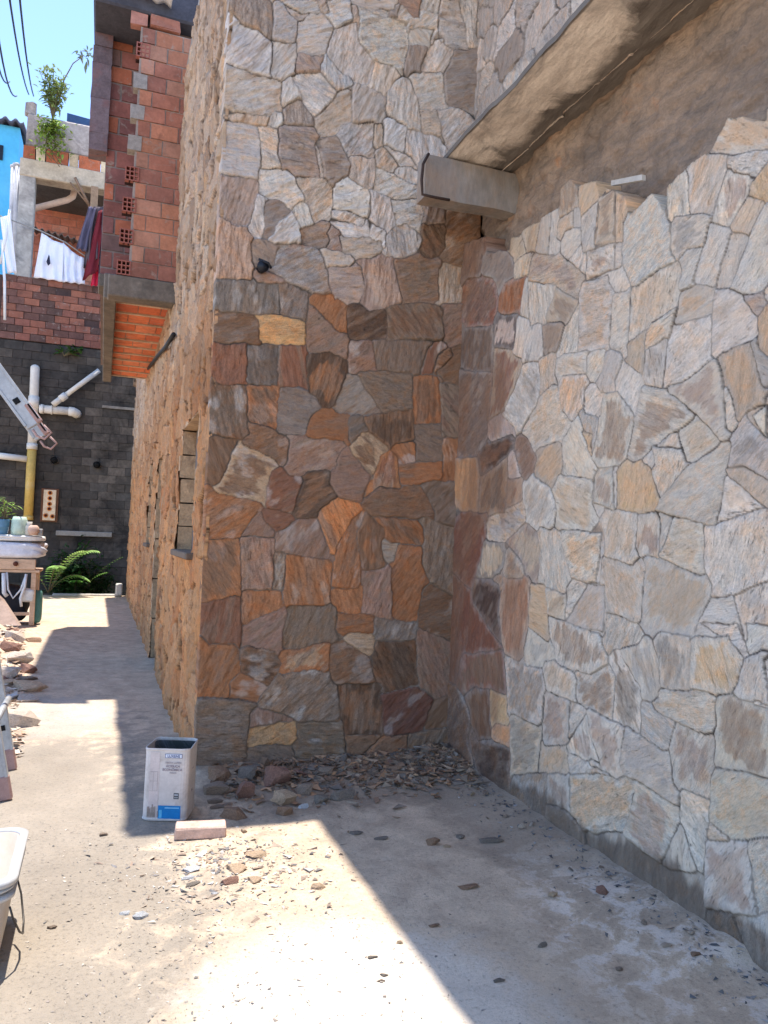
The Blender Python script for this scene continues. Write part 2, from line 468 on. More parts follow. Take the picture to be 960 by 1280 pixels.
STONES_RIGHT = '''
R1 s/b 85 70,400 190,360 140,590 60,600
R1 s 30 190,510 340,500 350,600 280,650 180,580
R1 t 60 330,370 390,370 420,450 350,510
R1 t 70 410,320 510,280 480,450 430,440
R1 p 80 520,250 580,200 560,460 490,440
R1 p 85 580,200 615,200 605,460 570,460
R1 t 60 620,290 710,220 710,300 610,370
R1 g 85 720,190 750,220 740,310 715,300
R1 p 70 660,340 740,310 740,430 680,500 650,460
R1 t/b 70 640,80 730,20 730,180 640,230
R1 y/t 70 740,70 850,40 860,140 760,240
R1 g 80 760,240 860,150 840,420 780,450
R1 t/b 60 870,140 960,80 960,400 850,410
R1 t 50 370,530 470,460 440,590 360,620
R1 t/m 30 460,470 680,510 780,600 730,720 620,650 450,620
R1 p 60 740,430 790,480 780,600 690,500
R1 p/m 10 800,470 960,410 960,560 790,620
R1 o 70 300,640 430,600 390,810 290,800
R1 p 80 400,620 440,620 440,830 400,810
R1 p 10 450,640 600,670 540,880 450,900
R1 t/b 40 610,690 730,770 690,870 550,860
R1 P/t 5 760,640 920,600 940,790 920,1030 740,1050
R1 P 80 690,870 740,780 740,1056 640,1056
R1 b 70 530,900 640,900 600,1010 530,1056
R1 d/w 50 240,880 370,840 360,1000 240,1000
R1 r/s 50 70,640 230,620 220,890 70,900
PX s 85 582,412 618,409 616,464 581,464
PX p 85 649,399 678,405 680,440 672,453 660,453 646,440
R4 s 85 50,210 220,220 200,480 150,690 50,680
R4 t/r 60 240,100 400,140 380,240 300,440 220,470
R4 w/g 50 430,170 490,160 510,280 490,410 380,540 300,470
R4 t 80 510,150 580,140 600,250 520,350
R4 P/t 10 650,120 800,100 790,210 600,240
R4 P/y 85 650,240 790,240 770,400 710,480 650,440
R4 p/t 50 530,340 580,310 680,540 640,620 480,660 430,560
R4 p 10 800,130 900,90 890,220 800,230
PX g 75 757,441 779,440 768,487 752,492
R4 p 60 780,320 890,350 880,480 790,460
R4 w 40 220,540 270,480 350,560 230,610
R4 k/b 50 140,690 330,610 320,720 180,830
R4 b 65 390,640 430,640 480,740 430,840 390,820
R4 w 50 330,720 390,830 330,850
R4 t/y 50 500,700 620,640 650,780 600,860 500,840
R4 P 10 660,620 740,500 830,750 830,850 650,820
R4 y 65 760,570 830,590 820,710
R4 g 60 760,470 870,500 860,600 830,700
R4 t/s 75 180,830 320,720 300,1056 140,1056
R4 t/r 60 320,870 400,860 400,990 310,1020
R4 Y 85 40,780 130,760 130,1040 40,1050
PX w/g 65 657,607 674,602 695,637 689,659 660,651
PX P/t 88 699,597 741,599 741,662 700,657
R4 p/m 60 840,850 950,810 960,1040 830,1000
R5 t/g 40 190,170 280,100 410,30 430,140 320,240 200,260
R5 r 60 40,90 190,110 160,360 100,480 30,340
R5 m/t 60 320,270 430,170 520,330 490,520 430,440
R5 p 80 520,210 640,240 680,420 660,580 510,520
R5 P/y 30 650,220 880,220 850,520 800,520 660,390
R5 s/t 85 170,280 310,310 270,470 150,480
R5 t/b 30 300,310 420,400 400,480 310,490
R5 s/k 80 150,500 260,540 240,700 270,880 120,660
R5 t/o 80 300,500 440,500 430,800 380,980 290,900
R5 y 85 460,560 540,540 550,860 450,780
R5 P/t 40 560,570 670,590 660,740 570,700
R5 p 50 680,560 790,540 670,740
R5 p/t 80 800,530 900,540 900,820 680,750
R5 p/b 70 570,740 870,830 870,960 820,1056 610,980
R5 p/g 60 440,800 590,910 590,970 430,1020
R5 r 80 0,620 100,650 280,910 100,940 0,900
PX r/b 80 583,818 628,814 632,866 600,858
R5 t 50 250,450 290,460 290,540 240,500
R7 p/s 75 310,40 380,40 520,110 540,230 500,410 320,330
R7 P/t 60 540,40 600,40 730,150 720,260 560,200
R7 P/b 60 740,100 950,140 940,380 730,240
R7 p/m 70 540,230 690,280 680,500 540,530
R7 P 45 700,290 780,350 680,490
R7 t/s 80 340,350 510,430 490,680 340,710
R7 Y 60 210,190 300,240 310,400 230,390
R7 Y 50 250,410 330,430 320,540 240,490
R7 b 85 140,200 200,200 200,470 140,500
R7 s/k 60 90,500 330,560 320,870 150,760
R7 s 70 0,400 60,430 130,740 0,660
R7 p/m 85 680,540 790,370 870,640
R7 t/y 20 520,540 660,560 670,700 500,690
R7 P/t 20 690,620 850,670 930,700 700,710
R7 s/g 75 360,720 550,700 530,1050 330,870
R7 p/m 80 570,720 690,720 690,930 560,880
PX P/y 15 716,970 743,962 790,985 786,1020 776,1037 745,1040 716,1018
R7 g/k 40 560,900 640,900 730,990 780,1152 530,1050
R8 p/k 85 100,130 180,230 170,380 80,340
R8 P/g 60 190,70 240,150 240,260 180,260 130,120
R8 p/d 80 250,40 350,50 350,230 250,210
R8 P/G 45 370,50 490,40 540,150 520,200 450,250 370,210
R8 w 10 390,0 520,0 550,110 500,60
R8 P/t 10 240,240 440,260 440,350 400,380 230,300
R8 p 60 180,280 300,360 260,440 190,390
R8 P/g 40 130,370 280,470 310,640 110,490
R8 P/m 30 300,360 430,420 420,620 290,560
R8 P/b 88 460,260 640,300 640,560 450,490
R8 p/m 75 0,310 120,380 90,540 0,500
R8 P/m 40 170,570 310,650 250,850 130,760
R8 P 85 330,590 420,630 390,870 330,680
R8 P/t 20 430,540 560,520 640,560 640,760 510,760 430,690
R8 t 10 430,720 490,760 420,770
R8 w/m 60 420,770 550,770 590,1030 410,1000
R8 P 60 570,770 640,770 640,1020 600,1020
R8 P 60 320,740 360,870 260,860
R8 p/s 75 0,750 100,750 280,880 400,900 400,1050 0,870
R8 s/b 70 420,1030 500,1040 560,1200 600,1270 400,1080
R8 w 60 510,1050 640,1040 640,1180 600,1260
R8 w/g 60 530,160 610,100 640,290 530,250
R8 w/g 70 550,0 640,0 640,70 560,100
R6 P/t 75 330,0 490,0 530,90 390,260
R6 G/Y 70 150,130 300,100 370,300 270,350 150,320
R6 p/g 60 20,170 140,120 140,310 60,330 10,300
R6 P/p 70 400,270 530,120 750,0 690,420 480,370 380,330
R6 P/t 20 740,160 930,310 700,410
R6 t/k 45 740,110 830,120 960,290 930,300
R6 p/t 80 80,330 250,360 230,640 80,580
R6 P/r 85 270,380 380,390 370,580 250,530
R6 P/t 10 450,390 610,420 600,680 390,580
R6 p 70 380,370 450,390 430,500 380,560
R6 w/P 70 640,440 930,330 960,470 960,720 740,800 670,800
R6 w/t 65 320,600 670,750 560,1020 270,960
R6 P/t 80 60,600 290,660 270,940 90,890 50,730
R6 p 80 0,740 80,750 80,1010 0,1000
R6 P 85 0,460 60,460 50,730 0,740
R6 p 80 100,910 260,970 250,1047 80,1047
R6 w 20 660,840 770,810 820,1047 570,1010
R6 p/g 70 790,810 960,730 960,1047 840,1047
R3 P 80 130,160 210,110 200,460 100,390
R3 P/t 25 230,110 380,0 490,0 470,180 330,270 210,370
R3 P/y 30 490,130 570,70 670,90 660,220 470,290
R3 P/y 40 330,280 470,200 430,340 300,410
R3 t 85 200,390 290,330 280,550 200,490
R3 g/u 85 310,430 400,380 390,600 300,590
R3 w/p 15 450,310 660,240 660,470 500,590 400,600
R3 w/p 85 680,100 750,100 910,240 910,340 660,460
R3 t/y 70 700,480 870,380 950,650 950,720 800,800
R3 P/m 40 440,650 690,490 740,880 580,760
R3 P/b 20 280,640 480,700 560,790 330,960 240,1000
R3 p/w 50 130,600 180,510 290,600 240,760
R3 P 80 740,650 790,740 790,830 750,850
R3 P/t 50 490,860 570,790 660,930 520,1040
R3 p/t 60 330,980 460,880 520,1047 300,1047
R3 g/d 50 780,920 850,800 960,900 960,1047 750,1047
R3 P/b 80 70,690 150,680 220,780 150,1030 10,1020
R3 P 60 880,790 960,720 960,900
R3 m/r 30 840,150 940,180 920,230
R3 y 60 920,240 980,200 980,410 920,410
R3 u 75 880,380 910,350 950,620 920,600
R2 w/p 55 170,690 340,530 380,590 410,630 430,890 260,1030 180,930
R2 p/g 80 420,490 490,440 530,450 530,640 430,660
R2 p/t 60 540,370 600,330 740,330 660,650 540,630
R2 P/y 5 700,190 980,150 920,280 650,310
R2 w 30 760,340 910,310 880,430 790,400
R2 p/m 65 760,420 870,440 860,530 750,700 670,680
R2 t 65 860,560 940,570 870,750 780,720
R2 p/u 30 460,660 660,660 620,820 450,840
R2 w/p 65 650,700 770,740 660,1040 560,1010
R2 p 65 770,750 860,770 760,1040 680,1047
R2 w 70 530,850 610,830 560,1030 480,1047
R2 w/P 60 980,600 980,980 840,1060 770,1047 890,760
R2 G/y 40 900,500 980,460 980,560 880,540
R2 p/m 15 0,860 160,810 170,930 0,990
R2 y/b 75 40,600 100,510 190,540 170,790 20,810
R2 P 70 0,1000 100,970 180,930 200,1047
'''
# ------------------------------------------------------------------ stone cladding
PAL = dict(p=(172, 163, 154), P=(186, 176, 163), g=(143, 139, 138), d=(92, 90, 92), t=(162, 140, 117), y=(182, 142, 98),
           o=(148, 96, 56), O=(184, 112, 52), b=(112, 84, 66), r=(122, 80, 64), R=(96, 58, 54), m=(130, 105, 97), M=(142, 114, 108),
           s=(112, 100, 92), k=(72, 57, 50), u=(108, 106, 109), w=(192, 186, 181), G=(216, 172, 112), Y=(205, 160, 112))
CROP = dict(F1=(280, 0, 1 / 6), F2=(430, 0, .1875), F3=(270, 150, .17708), F4=(420, 150, .19792), G1=(240, 300, .39583), G2=(260, 440, .1875),
            G3=(430, 440, .19792), G4=(240, 640, .20833), G5=(420, 640, .22917), G6=(240, 800, .20833), Z3=(240, 600, .41667), PX=(0, 0, 1),
            R1=(570, 220, .20833), R2=(740, 120, .22917), R3=(740, 340, .22917), R4=(570, 420, .20833), R5=(570, 620, .20833),
            R6=(740, 560, .22917), R7=(570, 820, .20833), R8=(740, 780, .35144))
FRONT_Y, SIDE_X, RIGHT_X = 4.80, 0.60, 2.28


def read_stones(block, unproject):
    res = []
    for ln in block.strip().splitlines():
        a = ln.split(); ox, oy, s = CROP[a[0]]
        pts = np.array([[float(v) for v in q.split(',')] for q in a[3:]]) * s + [ox, oy]
        uv = np.array([unproject(*q) for q in pts])
        c = pts.mean(0); an = math.radians(float(a[2]))        # grain angle carried over to the wall's own plane
        g0 = np.array(unproject(*c)); g1 = np.array(unproject(c[0] + 12 * math.cos(an), c[1] - 12 * math.sin(an)))
        ga = math.atan2(g1[1] - g0[1], g1[0] - g0[0])
        cc = a[1].split('/')
        res.append(dict(p=uv, c=cc[0], i=cc[1] if len(cc) > 1 else None, a=ga))
    return res


def random_stones(u0, u1, v0, v1, su, sv, pick, rng, angle):
    res = []; nv = int((v1 - v0) / sv) + 1
    for j in range(nv):
        u = u0 - rng.uniform(0, su); sgn = 0
        while u < u1:
            w = su * rng.uniform(0.55, 1.6); h = sv * rng.uniform(0.7, 1.25)
            cx = u + w / 2; cy = v0 + (j + 0.5) * sv + rng.uniform(-.3, .3) * sv
            an = rng.gauss(0, 0.22); ca, sa = math.cos(an), math.sin(an)
            k = rng.uniform(.15, .5)
            sh = [(-.5, -.5), (.5, -.5 + rng.uniform(-.2, .2)), (.5 - k * rng.random(), .5), (-.5 + k * rng.random(), .5 + rng.uniform(-.2, .1))]
            q = np.array([[cx + (x * w * .86) * ca - (y * h * .86) * sa, cy + (x * w * .86) * sa + (y * h * .86) * ca] for x, y in sh])
            c = pick(cx, cy)
            res.append(dict(p=q, c=c, i=pick(cx, cy) if rng.random() < .35 else None, a=angle(rng)))
            u += w
    return res


def sdf_poly(U, V, P):
    d2 = np.full(U.shape, 1e9); inside = np.zeros(U.shape, bool); n = len(P)
    for i in range(n):
        ax, ay = P[i]; bx, by = P[(i + 1) % n]; ex, ey = bx - ax, by - ay
        px, py = U - ax, V - ay
        t = np.clip((px * ex + py * ey) / (ex * ex + ey * ey + 1e-12), 0, 1)
        d2 = np.minimum(d2, (px - ex * t) ** 2 + (py - ey * t) ** 2)
        c = ((ay > V) != (by > V)) & (U < (bx - ax) * (V - ay) / ((by - ay) if by != ay else 1e-12) + ax)
        inside ^= c
    d = np.sqrt(d2); return np.where(inside, -d, d)


def clad(us, vs, stones, seed, joint=0.005, depth=0.012, rnd=0.012, tilt=0.02, offs=0.006, grain=0.004, warp=0.010, mortar=(150, 142, 134), film=0.0, gstretch=5.0, reach=0.25, squash=0.2, desat=0.8, soft=0.8, contrast=1.0, streak=0.0, gain=(1.22, 1.06, 0.90)):
    """relief (metres out of the wall), stone colours, grain coordinates and distance to the joint for a wall of fitted stones"""
    U, V = np.meshgrid(us, vs, indexing='ij')
    wu = U + (fbm(U * 9, V * 9, seed) - .5) * 2 * warp + (fbm(U * 40, V * 40, seed + 3, 2) - .5) * warp * 0.7
    wv = V + (fbm(U * 9 + 31, V * 9, seed + 1) - .5) * 2 * warp + (fbm(U * 40 + 9, V * 40, seed + 4, 2) - .5) * warp * 0.7
    b1 = np.full(U.shape, 9.0); b2 = np.full(U.shape, 9.0); raw = np.full(U.shape, 9.0); own = np.full(U.shape, -1, int)
    for k, s in enumerate(stones):
        lo = s['p'].min(0) - reach; hi = s['p'].max(0) + reach
        i0, i1 = np.searchsorted(us, [lo[0], hi[0]]); j0, j1 = np.searchsorted(vs, [lo[1], hi[1]])
        if i1 <= i0 or j1 <= j0: continue
        sl = (slice(i0, i1), slice(j0, j1))
        d = sdf_poly(wu[sl], wv[sl], s['p'])
        B1 = b1[sl]; B2 = b2[sl]; O = own[sl]
        d0 = d; d = np.maximum(d, -raw[sl]); raw[sl] = np.minimum(raw[sl], d0)   # where outlines overlap the first keeps the ground
        m = d < B1
        b2[sl] = np.where(m, B1, np.minimum(B2, d)); own[sl] = np.where(m, k, O); b1[sl] = np.where(m, d, B1)
    e = np.clip((b2 - b1) / 2, 0, 0.5)
    rg = np.random.default_rng(seed); n = len(stones)
    cen = np.array([s['p'].mean(0) for s in stones]); ang = np.array([s['a'] for s in stones]) + rg.normal(0, .22, n) + np.where(rg.random(n) < .4, rg.uniform(-1.3, 1.3, n), 0)
    c1 = np.array([lin(PAL[s['c']]) for s in stones]); c2 = np.array([lin(PAL[s['i'] or s['c']]) for s in stones])
    has = np.array([1.0 if s['i'] else 0.0 for s in stones])
    jit = rg.normal(1, .07, (n, 1)) * (1 + rg.normal(0, .015, (n, 3))); c1 = c1 * jit; c2 = c2 * jit
    def tone(c):
        g_ = (c @ [.25, .6, .15])[:, None]; c = g_ + (c - g_) * (desat(cen[:, 0], cen[:, 1])[:, None] if callable(desat) else desat); m_ = np.exp(np.log(np.maximum(c1, .01)).mean(0))[None]; k_ = squash(cen[:, 0], cen[:, 1])[:, None] if callable(squash) else squash
        return c * (1 - k_) + m_ * k_
    c1_, c2 = tone(c1), tone(c2); c1 = c1_
    gn_ = gain(cen[:, 0], cen[:, 1]) if callable(gain) else np.array(gain)[None]; lim = lambda c: c * np.minimum(1, .66 / np.maximum(c.max(1), .01))[:, None]; c1 = lim(c1 * gn_); c2 = lim(c2 * gn_)
    tu, tv, of = rg.uniform(-tilt, tilt, n), rg.uniform(-tilt, tilt, n), rg.uniform(-offs, offs, n)
    du = U - cen[own, 0]; dv = V - cen[own, 1]; ca = np.cos(ang)[own]; sa = np.sin(ang)[own]
    al = du * ca + dv * sa; ac = -du * sa + dv * ca
    idf = own.astype(float)
    gn = fbm(al * 9 + idf * 7.3, ac * 9 * gstretch + idf * 3.1, seed + 9, 4)
    gl = fbm(al * 4 + idf * 1.7, ac * 14 + idf * 5.1, seed + 12, 3)
    step = np.floor(gl * 6) / 6                                  # split layers
    h = of[own] + tu[own] * du + tv[own] * dv + (gn - .5) * 2 * grain + (step - .5) * 2.2 * grain
    jw = joint * np.clip(4.2 * fbm(U * 8, V * 8, seed + 20, 3) - 1.45, .03, 2.2)
    rd = sstep(0, rnd, e - jw); jn = sstep(-0.002, 0.002, e - jw)
    h = h * (0.35 + 0.65 * rd) - depth * (1 - rd) * 0.45 - depth * 0.55 * (1 - jn)
    an_ = fbm(al * 14 + idf, ac * 46 + idf * 2.3, seed + 30, 4) - .5
    blend = sstep(0.026, 0.046, e + (fbm(U * 10, V * 10, seed + 31, 3) - .5) * .09 + an_ * .07) * has[own] * soft * (.55 + .9 * np.clip(an_ + .5, 0, 1))
    blend = np.clip(blend, 0, 1)
    col = c1[own] * (1 - blend[..., None]) + c2[own] * blend[..., None]
    if streak:
        k1 = sstep(.52, .66, fbm(al * 5 + idf * 1.9, ac * 30 + idf * 4.7, seed + 70, 4)) * (rg.uniform(.1, 1, n) * np.where((cen[:, 1] > 3.02), .45, 1))[own] * streak
        k2 = sstep(.55, .72, fbm(al * 8 + idf * 2.9, ac * 15 + idf * 1.7, seed + 71, 4)) * rg.uniform(0, 1, n)[own] * streak
        dk = np.exp(np.log(np.maximum(c1, .01)).mean(0)) * np.array([.62, .58, .55]); oth = c1[rg.permutation(n)][own]
        col = col * (1 - k1[..., None]) + dk * k1[..., None]; col = col * (1 - .55 * k2[..., None]) + oth * .55 * k2[..., None]
    if film:
        fl = film * (1 - sstep(0.0, 0.035, e + (fbm(U * 22, V * 22, seed + 33) - .5) * .05))
        col = col * (1 - fl[..., None]) + lin((186, 178, 168)) * fl[..., None]
    mt = lin(mortar) * np.array([1.1, 1.0, .9]) * (0.7 + 0.6 * fbm(U * 30, V * 30, seed + 40)[..., None])
    mt = mt * (0.42 + .58 * sstep(.40, .56, fbm(U * 5.1, V * 5.1, seed + 41, 2)))[..., None]
    col = col * jn[..., None] + mt * (1 - jn[..., None])
    wa = (fbm(al * 7 + idf, ac * 7, seed + 50) - .5) * .02; wc = (fbm(al * 7 + idf, ac * 7 + 40, seed + 51) - .5) * .012
    gco = np.stack([al + wa + idf * 0.37, ac + wc + idf * 0.61, idf * 0.173], -1)
    am = np.clip(rg.normal(.85, .22, n) * contrast, .2, 1.3)[own] * (0.65 + .7 * fbm(U * 6, V * 6, seed + 60, 3))
    col = np.concatenate([col, np.clip(am, 0, 1)[..., None]], -1)
    sc_ = np.exp(rg.normal(0, .33, n))[own][..., None]; gco = gco * np.concatenate([sc_, sc_ * np.exp(rg.normal(0, .25, n))[own][..., None], sc_], -1)
    return U, V, h, col, gco, e


def skirt(P, back):
    """fold the border of a relief grid back into the wall"""
    Q = np.concatenate([P[:1], P, P[-1:]], 0); Q = np.concatenate([Q[:, :1], Q, Q[:, -1:]], 1).copy()
    for sl in ((0, slice(None)), (-1, slice(None)), (slice(None), 0), (slice(None), -1)): Q[sl] = Q[sl] + np.asarray(back)
    return Q
def pad(A):
    A = np.concatenate([A[:1], A, A[-1:]], 0); return np.concatenate([A[:, :1], A, A[:, -1:]], 1)


uv_front = lambda x, y: tuple(on_y(x, y, FRONT_Y)[[0, 2]])
uv_right = lambda x, y: tuple(on_x(x, y, RIGHT_X)[[1, 2]])
house = empty('stone_house', (1.5, 4.8, 0), 'tall house clad in irregular split stone, with an inside corner and a bare concrete ledge', 'house')
house_loc = np.array(house.location)
H0 = 6.2                                                          # wall height

# front wall of the tower
st = read_stones(STONES_FRONT, uv_front)
rr = random.Random(5)
st += random_stones(0.5, 2.5, 4.93, 6.3, .26, .22, lambda u, v: rr.choice('pPpwtg'), rr, lambda r: r.uniform(0, 1.6))
us = np.arange(0.592, 2.40, 0.0055); vs = np.concatenate([np.arange(-0.03, 5.4, 0.0062), np.arange(5.42, H0, 0.03)])
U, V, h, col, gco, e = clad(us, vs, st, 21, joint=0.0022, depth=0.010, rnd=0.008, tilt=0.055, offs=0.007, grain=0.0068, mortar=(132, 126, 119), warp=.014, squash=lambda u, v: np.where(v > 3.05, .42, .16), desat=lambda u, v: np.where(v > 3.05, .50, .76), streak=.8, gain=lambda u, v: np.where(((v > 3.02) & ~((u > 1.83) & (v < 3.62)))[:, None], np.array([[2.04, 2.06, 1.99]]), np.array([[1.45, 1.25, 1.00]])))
up = sstep(3.0, 3.3, V)                                            # the upper stones stand out more from their joints
h = h * (1 + 0.7 * up)
P = np.stack([U, FRONT_Y - 0.012 - h, V], -1)
grid_mesh('stone_wall', skirt(P, (0, .12, 0)) - house_loc, M_STONE, house, pad(col), pad(gco), pad(e))

# right wall with the ragged top edge of its cladding
st = read_stones(STONES_RIGHT, uv_right)
rr = random.Random(8)
st += random_stones(-3.0, 1.98, -0.1, 3.6, .28, .24, lambda u, v: rr.choice('pPwtPwp'), rr, lambda r: r.uniform(-.6, .9))
vsr = np.arange(-0.03, 3.62, 0.0062)
usr = np.concatenate([np.arange(-3.0, 1.9, 0.03), np.arange(1.9, 4.83, 0.0062)])
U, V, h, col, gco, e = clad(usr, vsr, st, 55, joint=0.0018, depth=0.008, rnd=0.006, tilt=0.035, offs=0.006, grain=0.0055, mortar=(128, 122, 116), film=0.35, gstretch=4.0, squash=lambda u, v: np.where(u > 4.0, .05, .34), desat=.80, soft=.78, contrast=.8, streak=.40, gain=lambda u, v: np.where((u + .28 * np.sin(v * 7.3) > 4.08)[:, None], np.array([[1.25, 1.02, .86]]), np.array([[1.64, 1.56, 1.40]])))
# old damp stain with a ragged top along the wall's foot
dz = V - .06 - .17 * fbm(U * 2.3 + 3, V * 0 + 1, 95, 3) - .10 * (fbm(U * 16, V * 3, 96, 3) - .5)
sn = (1 - sstep(-.03, .03, dz)) * sstep(1.7, 2.1, U) * (1 - sstep(3.9, 4.3, U)) * (.55 + .6 * fbm(U * 30, V * 5, 97, 3))
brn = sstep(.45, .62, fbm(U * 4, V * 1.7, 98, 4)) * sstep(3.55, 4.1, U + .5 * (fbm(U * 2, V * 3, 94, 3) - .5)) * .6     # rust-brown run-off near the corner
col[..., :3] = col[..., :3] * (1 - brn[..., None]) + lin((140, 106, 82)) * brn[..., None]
sn = np.clip(sn, 0, .9)[..., None]; col[..., :3] = col[..., :3] * (1 - sn) + lin((120, 104, 90)) * sn
top_px = []
for key, pts in (('R1', '20,430 60,400 190,360 200,470 330,440 335,370 385,365 410,320 520,270 615,190 640,180 645,80 700,20 740,60 850,30 870,130 900,90'),
                 ('R2', '100,505 190,540 205,650 340,525 410,630 415,490 490,430 550,370 600,325 640,320 700,190 740,110 830,120 960,140')):
    ox, oy, s = CROP[key]
    for q in pts.split(): x, y = q.split(','); top_px.append((float(x) * s + ox, float(y) * s + oy))
tp = np.array([uv_right(*q) for q in top_px]); order = np.argsort(tp[:, 0], kind='stable'); tp = tp[order]
topz = np.interp(usr, tp[:, 0], tp[:, 1]); topz = np.where(usr < tp[0, 0], 3.17 + .12 * (vnoise(usr * 4, usr * 0, 3) - .5), topz)
TZ = topz[:, None] + (fbm(U * 20, V * 0 + U * 3, 91, 2) - .5) * .02
over = V > TZ
Vc = np.minimum(V, TZ + 0.006)
depth_in = np.where(over, 0.15, 0.0)
P = np.stack([RIGHT_X - 0.012 - h + depth_in, U, Vc], -1)
keep = ~(over[:-1, :-1] & over[1:, :-1] & over[1:, 1:] & over[:-1, 1:])
grid_mesh('stone_wall', P - house_loc, M_STONE, house, col, gco, e, keep)

# bare plastered masonry above the cladding
M_BARE = None
def bare_material():
    t = NT('rough_render', 0.95); oc = t.obj()
    n1 = t.noise(oc, 2.6, 6, 0.7, 0.5); n2 = t.noise(t.scalev(oc, (1, .35, 1.2)), 14, 6, 0.7, 0.3); n3 = t.noise(oc, 70, 4, 0.7)
    col = t.mix(t.ramp(n1, [(0.38, 0.0), (0.62, 1.0)]), tuple(lin((158, 135, 114))), tuple(lin((126, 110, 96))))
    col = t.mix(t.ramp(t.noise(oc, 1.7, 5, .7, 1.0), [(0.60, 0.0), (0.70, 0.8)]), col, tuple(lin((168, 122, 88))))
    col = t.mix(1.0, col, t.ramp(n2, [(0.3, .72), (0.7, 1.22)]), 'MULTIPLY'); col = t.mix(1.0, col, t.ramp(n3, [(0.3, .85), (0.7, 1.12)]), 'MULTIPLY')
    t.color(col); t.bump(t.math('ADD', t.math('MULTIPLY', n1, .6), t.math('ADD', n2, t.math('MULTIPLY', n3, .3))), .8, .03)
    return t.m
M_BARE = bare_material()
us = np.concatenate([np.arange(-3.0, 1.8, 0.03), np.arange(1.8, 4.82, .011)]); vs = np.arange(2.6, 3.95, 0.011)
U, V = np.meshgrid(us, vs, indexing='ij')
hb = (fbm(U * 3, V * 5, 70, 4) - .5) * .09 + (fbm(U * 14, V * 20, 71, 4) - .5) * .05 + .02 * np.floor(fbm(U * 5, V * 6, 72, 3) * 5) / 5
grid_mesh('bare_wall', np.stack([RIGHT_X + 0.15 - hb, U, V], -1) - house_loc, M_BARE, house)

# thin concrete ledge and the cross beam under its far end
def ledge_material():
    t = NT('stained_concrete', 0.9); oc = t.obj()
    n1 = t.noise(oc, 2.2, 6, .65, .8); n2 = t.noise(t.scalev(oc, (1, .3, 1)), 7, 6, .7, .3); n3 = t.noise(oc, 60, 4, .7)
    col = t.mix(t.ramp(n2, [(.36, 0.), (.62, 1.)]), tuple(lin((190, 177, 163))), tuple(lin((222, 211, 197))))
    col = t.mix(t.ramp(n1, [(.54, 0.), (.64, .85)]), col, tuple(lin((158, 150, 141))))
    col = t.mix(1.0, col, t.ramp(n3, [(.3, .85), (.7, 1.1)]), 'MULTIPLY')
    geo = t.n('ShaderNodeNewGeometry'); sx = t.n('ShaderNodeSeparateXYZ'); t.l(geo.outputs['Position'], sx.inputs[0])
    # old soot-dark strip along the inner side of the ledge, with a ragged edge
    st_ = t.math('ADD', sx.outputs['X'], t.math('MULTIPLY', t.math('SUBTRACT', n1, .5), .5))
    st_ = t.math('ADD', st_, t.math('MULTIPLY', t.math('SUBTRACT', 4.0, sx.outputs['Y']), .04))
    col = t.mix(t.math('MULTIPLY', t.ramp(st_, [(0.0, 0.), (1.0, 1.)]), 1.0), col, col)
    mr = t.n('ShaderNodeMapRange'); mr.inputs[1].default_value = 2.20; mr.inputs[2].default_value = 2.27; t.l(st_, mr.inputs[0])
    col = t.mix(t.math('MULTIPLY', mr.outputs[0], .85), col, tuple(lin((84, 78, 72))))
    lip = t.n('ShaderNodeMapRange'); lip.inputs[1].default_value = 1.948; lip.inputs[2].default_value = 1.94; t.l(sx.outputs['X'], lip.inputs[0])
    col = t.mix(t.math('MULTIPLY', lip.outputs[0], .9), col, tuple(lin((92, 86, 80))))       # outer edge coloured dark to cancel the sky light on that face
    t.color(col); t.bump(t.math('ADD', n2, t.math('MULTIPLY', n3, .3)), .7, .015)
    return t.m
M_LEDGE = ledge_material()
us = np.arange(-3.0, 4.801, 0.04); vs = np.linspace(1.935, 2.60, 36)
U, V = np.meshgrid(us, vs, indexing='ij')
zz = 3.905 + (fbm(U * 2.2, V * 5, 80, 3) - .5) * .03 + (fbm(U * 9, V * 16, 84, 3) - .5) * .02
mb = MB(); P = np.stack([V + (fbm(U * 5, V * 0, 81, 2) - .5) * .02 * (V < 1.95), U, zz], -1)
mb.sheet(P, (0, 0, .03), smooth=False); mb.build('concrete_ledge', M_LEDGE, house).location = -house_loc
M_BEAM = plain('cast_concrete', (140, 133, 126), .9, .28, 5, .6, .008, dirt=((158, 132, 108), .5, .6), stretch=(1, 1, .4))
us = np.linspace(1.785, 2.50, 26); vs = np.linspace(3.625, 3.89, 12); U, V = np.meshgrid(us, vs, indexing='ij')
mb = MB(); mb.sheet(np.stack([U, 4.35 + (fbm(U * 9, V * 9, 82, 3) - .5) * .012, V + 0.02 * (fbm(U * 6, V * 0, 83, 2) - .5) * (V < 3.64)], -1), (0, .13, 0), smooth=False)
mb.build('cross_beam', M_BEAM, house).location = -house_loc
# stone clad wall above the ledge
rr = random.Random(9)
st = random_stones(-3.0, 4.9, 3.9, 6.3, .3, .22, lambda u, v: rr.choice('pPgpws'), rr, lambda r: r.uniform(.8, 1.6))
us = np.concatenate([np.arange(-3.0, 2.4, .04), np.arange(2.4, 4.82, .012)]); vs = np.concatenate([np.arange(3.9, 5.4, .012), np.arange(5.42, H0, .04)])
U, V, h, col, gco, e = clad(us, vs, st, 77, joint=.004, depth=.014, rnd=.008, tilt=.04, offs=.008, grain=.005, squash=.5, desat=.75, gain=(1.5, 1.38, 1.25))
grid_mesh('stone_wall', np.stack([2.34 - .012 - h, U, V], -1) - house_loc, M_STONE, house, col, gco, e)

